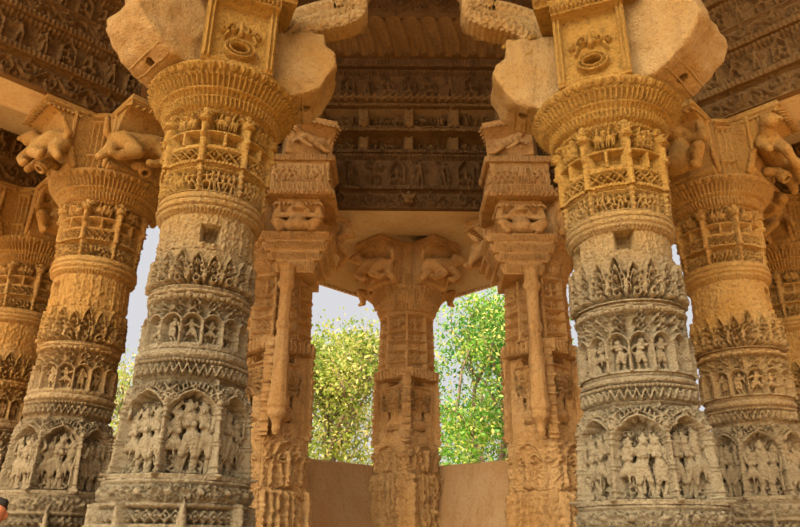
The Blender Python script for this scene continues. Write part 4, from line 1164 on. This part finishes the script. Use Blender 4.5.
# ------------------------------------------------------------------ trees
def tree(x, y, height, crown, matk, seed, label, n=9000, leaf=.12, low=.10):
    rng.seed(seed); R = np.random.RandomState(seed)
    e = bpy.data.objects.new('tree', None); COL.objects.link(e); e.location = (x, y, -.26); tag(e, label, 'tree', 'trees outside the hall')
    caps = []; tips = []
    def grow(p, d, L, r, dep):
        e_ = p+d*L; caps.append((p, e_, r, r*.7))
        if dep == 0: tips.append(e_); return
        for i in range(rng.choice((2, 3, 3))):
            v = Vector((rng.uniform(-1,1), rng.uniform(-1,1), rng.uniform(-.15,.9))).normalized()
            grow(e_, (d*.55+v*.75).normalized(), L*rng.uniform(.66,.86), r*.62, dep-1)
        if dep <= 3: tips.append(e_)
    grow(Vector((0,0,0)), Vector((rng.uniform(-.1,.1), 0, 1)).normalized(), height*.24, height*.024, 5)
    sx = crown/max(abs(t.x) for t in tips); sz = height/max(t.z for t in tips)
    S = Vector((sx, sx, sz)); caps = [(Vector((a.x*S.x, a.y*S.y, a.z*S.z)), Vector((b.x*S.x, b.y*S.y, b.z*S.z)), r0, r1) for a, b, r0, r1 in caps]
    V, F = [], []
    for a, b, r0, r1 in caps:
        v, f = capsule(a, b, max(r0, .012), max(r1, .01), 6); k = len(V); V += v; F += [[i+k for i in g] for g in f]
    link('trunk_and_branches', mesh_from('trunk_and_branches', V, F, M['bark']), e)
    T = np.array([[t.x*S.x, t.y*S.y, t.z*S.z] for t in tips])
    low_c = np.array([[R.uniform(-1,1)*crown*.9, R.uniform(-1,1)*crown*.8, R.uniform(low,.6)*height] for _ in range(int(len(T)*.9))])
    T = np.concatenate([T, low_c])
    c = T[R.randint(0, len(T), n)]+R.normal(0, 1, (n, 3))*np.array([.42, .42, .32])
    c[:, 2] = np.maximum(c[:, 2], .3)
    u = R.normal(0, 1, (n, 3)); u /= np.linalg.norm(u, axis=1)[:, None]
    w = np.cross(u, R.normal(0, 1, (n, 3))); w /= np.linalg.norm(w, axis=1)[:, None]
    s = (leaf*R.uniform(.6, 1.4, n))[:, None]; nn = np.cross(u, w)
    Vv = np.stack([c-u*s*.6, c+w*s*.28+nn*s*.06, c+u*s*.6, c-w*s*.28+nn*s*.06], 1).reshape(-1, 3)
    link('foliage', mesh_from('foliage', Vv, np.arange(4*n).reshape(n, 4), M[matk], smooth=False), e)
tree(-2.7, 22, 8.2, 2.5, 'leaf_l', 11, 'olive-green tree filling the left window, leaves yellowed by sun', 25000)
tree(-9.4, 29, 9.2, 2.9, 'leaf_l', 12, 'tree whose leaves show in the slit beside the large left column', 9000)
tree(2.9, 21, 8.9, 2.5, 'leaf_r', 13, 'bright green leafy tree filling the right window', 25000)
tree(-3.4, 32, 8.4, 2.7, 'leaf_l', 14, 'farther tree glimpsed behind the olive-green tree in the left window', 9000)
tree(3.6, 31, 8.2, 2.9, 'leaf_r', 15, 'farther tree glimpsed behind the bright green tree in the right window', 9000)

# ------------------------------------------------------------------ person at the left edge
def person(x, y, H, rot):
    e = bpy.data.objects.new('person', None); COL.objects.link(e); e.location = (x, y, 0); e.rotation_euler = (0, 0, rot)
    tag(e, 'person with short black hair, head just showing at the lower left edge', 'person')
    k = H/1.75
    body = [((0,0,1.60),(0,.005,1.66),.075,.088), ((0,.03,1.56),(0,.035,1.58),.055,.06), ((0,0,1.42),(0,0,1.56),.06,.055), ((-.15,0,1.42),(.15,0,1.42),.065,.065), ((0,0,1.35),(0,0,1.15),.15,.13), ((0,0,1.15),(0,0,.95),.13,.15),
            ((0,.105,1.62),(0,.118,1.60),.012,.016), ((-.09,0,1.60),(-.09,0,1.63),.018,.02), ((.09,0,1.60),(.09,0,1.63),.018,.02), ((-.03,.09,1.56),(.03,.09,1.56),.012,.012)]
    for s in (-1, 1):
        body += [((s*.19,0,1.42),(s*.25,-.01,1.13),.055,.042), ((s*.25,-.01,1.13),(s*.26,.06,.88),.04,.03), ((s*.26,.06,.88),(s*.26,.08,.79),.036,.028),
                 ((s*.09,0,.93),(s*.11,.01,.50),.09,.062), ((s*.11,.01,.50),(s*.12,-.01,.09),.058,.042), ((s*.12,-.02,.06),(s*.13,.15,.035),.045,.035)]
        for i in range(4): body.append(((s*.26,.06+.02*i,.79),(s*.255,.06+.022*i,.71+.008*abs(i-1.5)),.011,.009))
        body.append(((s*.25,.10,.85),(s*.235,.13,.79),.012,.010))
    sc = lambda L: [(Vector(a)*k, Vector(b)*k, r0*k, r1*k) for a, b, r0, r1 in L]
    link('body', blend('body', sc(body), .012, M['skin'], 3), e)
    hair = [((0,-.02,1.68),(0,-.02,1.69),.095,.092), ((0,-.05,1.62),(0,-.045,1.66),.075,.08), ((-.05,.03,1.72),(.05,.03,1.72),.045,.045)]
    link('hair', blend('hair', sc(hair), .010, M['hair'], 2), e)
    shirt = [((-.16,0,1.42),(.16,0,1.42),.075,.075), ((0,0,1.37),(0,0,1.15),.165,.145), ((0,0,1.15),(0,0,.93),.145,.168), ((0,0,1.44),(0,0,1.49),.07,.065)]
    for s in (-1, 1): shirt += [((s*.19,0,1.42),(s*.245,-.01,1.16),.066,.055)]
    link('shirt', blend('shirt', sc(shirt), .012, M['shirt'], 2), e)
    tr = []
    for s in (-1, 1): tr += [((s*.09,0,.95),(s*.11,.01,.50),.105,.076), ((s*.11,.01,.50),(s*.12,-.01,.11),.072,.062)]
    link('trousers', blend('trousers', sc(tr), .012, M['trousers'], 2), e)
person(-3.21, 5.85, 1.60, deg(-150))

# ------------------------------------------------------------------ light and camera
w = bpy.data.worlds.new('sky'); bpy.context.scene.world = w; w.use_nodes = True
nt = w.node_tree; bg = nt.nodes['Background']
tc = nt.nodes.new('ShaderNodeTexCoord')
GLOW_EL, GLOW_AZ = 42, 222  # centre of the added sky lobe, apart from the sun lamp
sd = (math.sin(deg(GLOW_AZ))*math.cos(deg(GLOW_EL)), math.cos(deg(GLOW_AZ))*math.cos(deg(GLOW_EL)), math.sin(deg(GLOW_EL)))
dp = nt.nodes.new('ShaderNodeVectorMath'); dp.operation = 'DOT_PRODUCT'; nt.links.new(tc.outputs['Generated'], dp.inputs[0]); dp.inputs[1].default_value = sd
rp = nt.nodes.new('ShaderNodeValToRGB'); nt.links.new(dp.outputs['Value'], rp.inputs[0])   # hazy sky, bright lobe added behind the camera as front fill
el = rp.color_ramp.elements
el[0].position = 0.05; el[0].color = (.66, .66, .69, 1)
el[1].position = 1.0; el[1].color = (12.5, 11.3, 9.0, 1)
e_ = el.new(.55); e_.color = (1.0, .96, .88, 1)
nt.links.new(rp.outputs[0], bg.inputs[0])
bg.inputs[1].default_value = 1.0
def sun(name, elev, az, e, col, ang):
    s = bpy.data.lights.new(name, 'SUN'); s.energy = e; s.color = col; s.angle = deg(ang)
    o = bpy.data.objects.new(name, s); COL.objects.link(o)
    d = Vector((math.sin(deg(az))*math.cos(deg(elev)), math.cos(deg(az))*math.cos(deg(elev)), math.sin(deg(elev))))
    o.rotation_euler = d.to_track_quat('Z', 'Y').to_euler(); o.location = d*30
sun('sun', 74, 190, 14.0, (1.0, .86, .62), 3)
sc = bpy.context.scene
cam = bpy.data.cameras.new('camera'); co = bpy.data.objects.new('camera', cam); COL.objects.link(co)
cam.sensor_width = 36; cam.lens = 690/800*36; cam.clip_end = 500; cam.clip_start = .05
co.location = (0, 0, EYE)
R = Matrix.Rotation(deg(90+22.09), 4, 'X') @ Matrix.Rotation(deg(.5), 4, 'Z')
co.rotation_euler = R.to_euler()
sc.camera = co
sc.view_settings.view_transform = 'Standard'; sc.view_settings.look = 'None'; sc.view_settings.gamma = 1.0; sc.view_settings.use_curve_mapping = False
sc.view_settings.exposure = 0.1
sc.cycles.max_bounces = 8; sc.cycles.diffuse_bounces = 6; sc.cycles.use_denoising = True
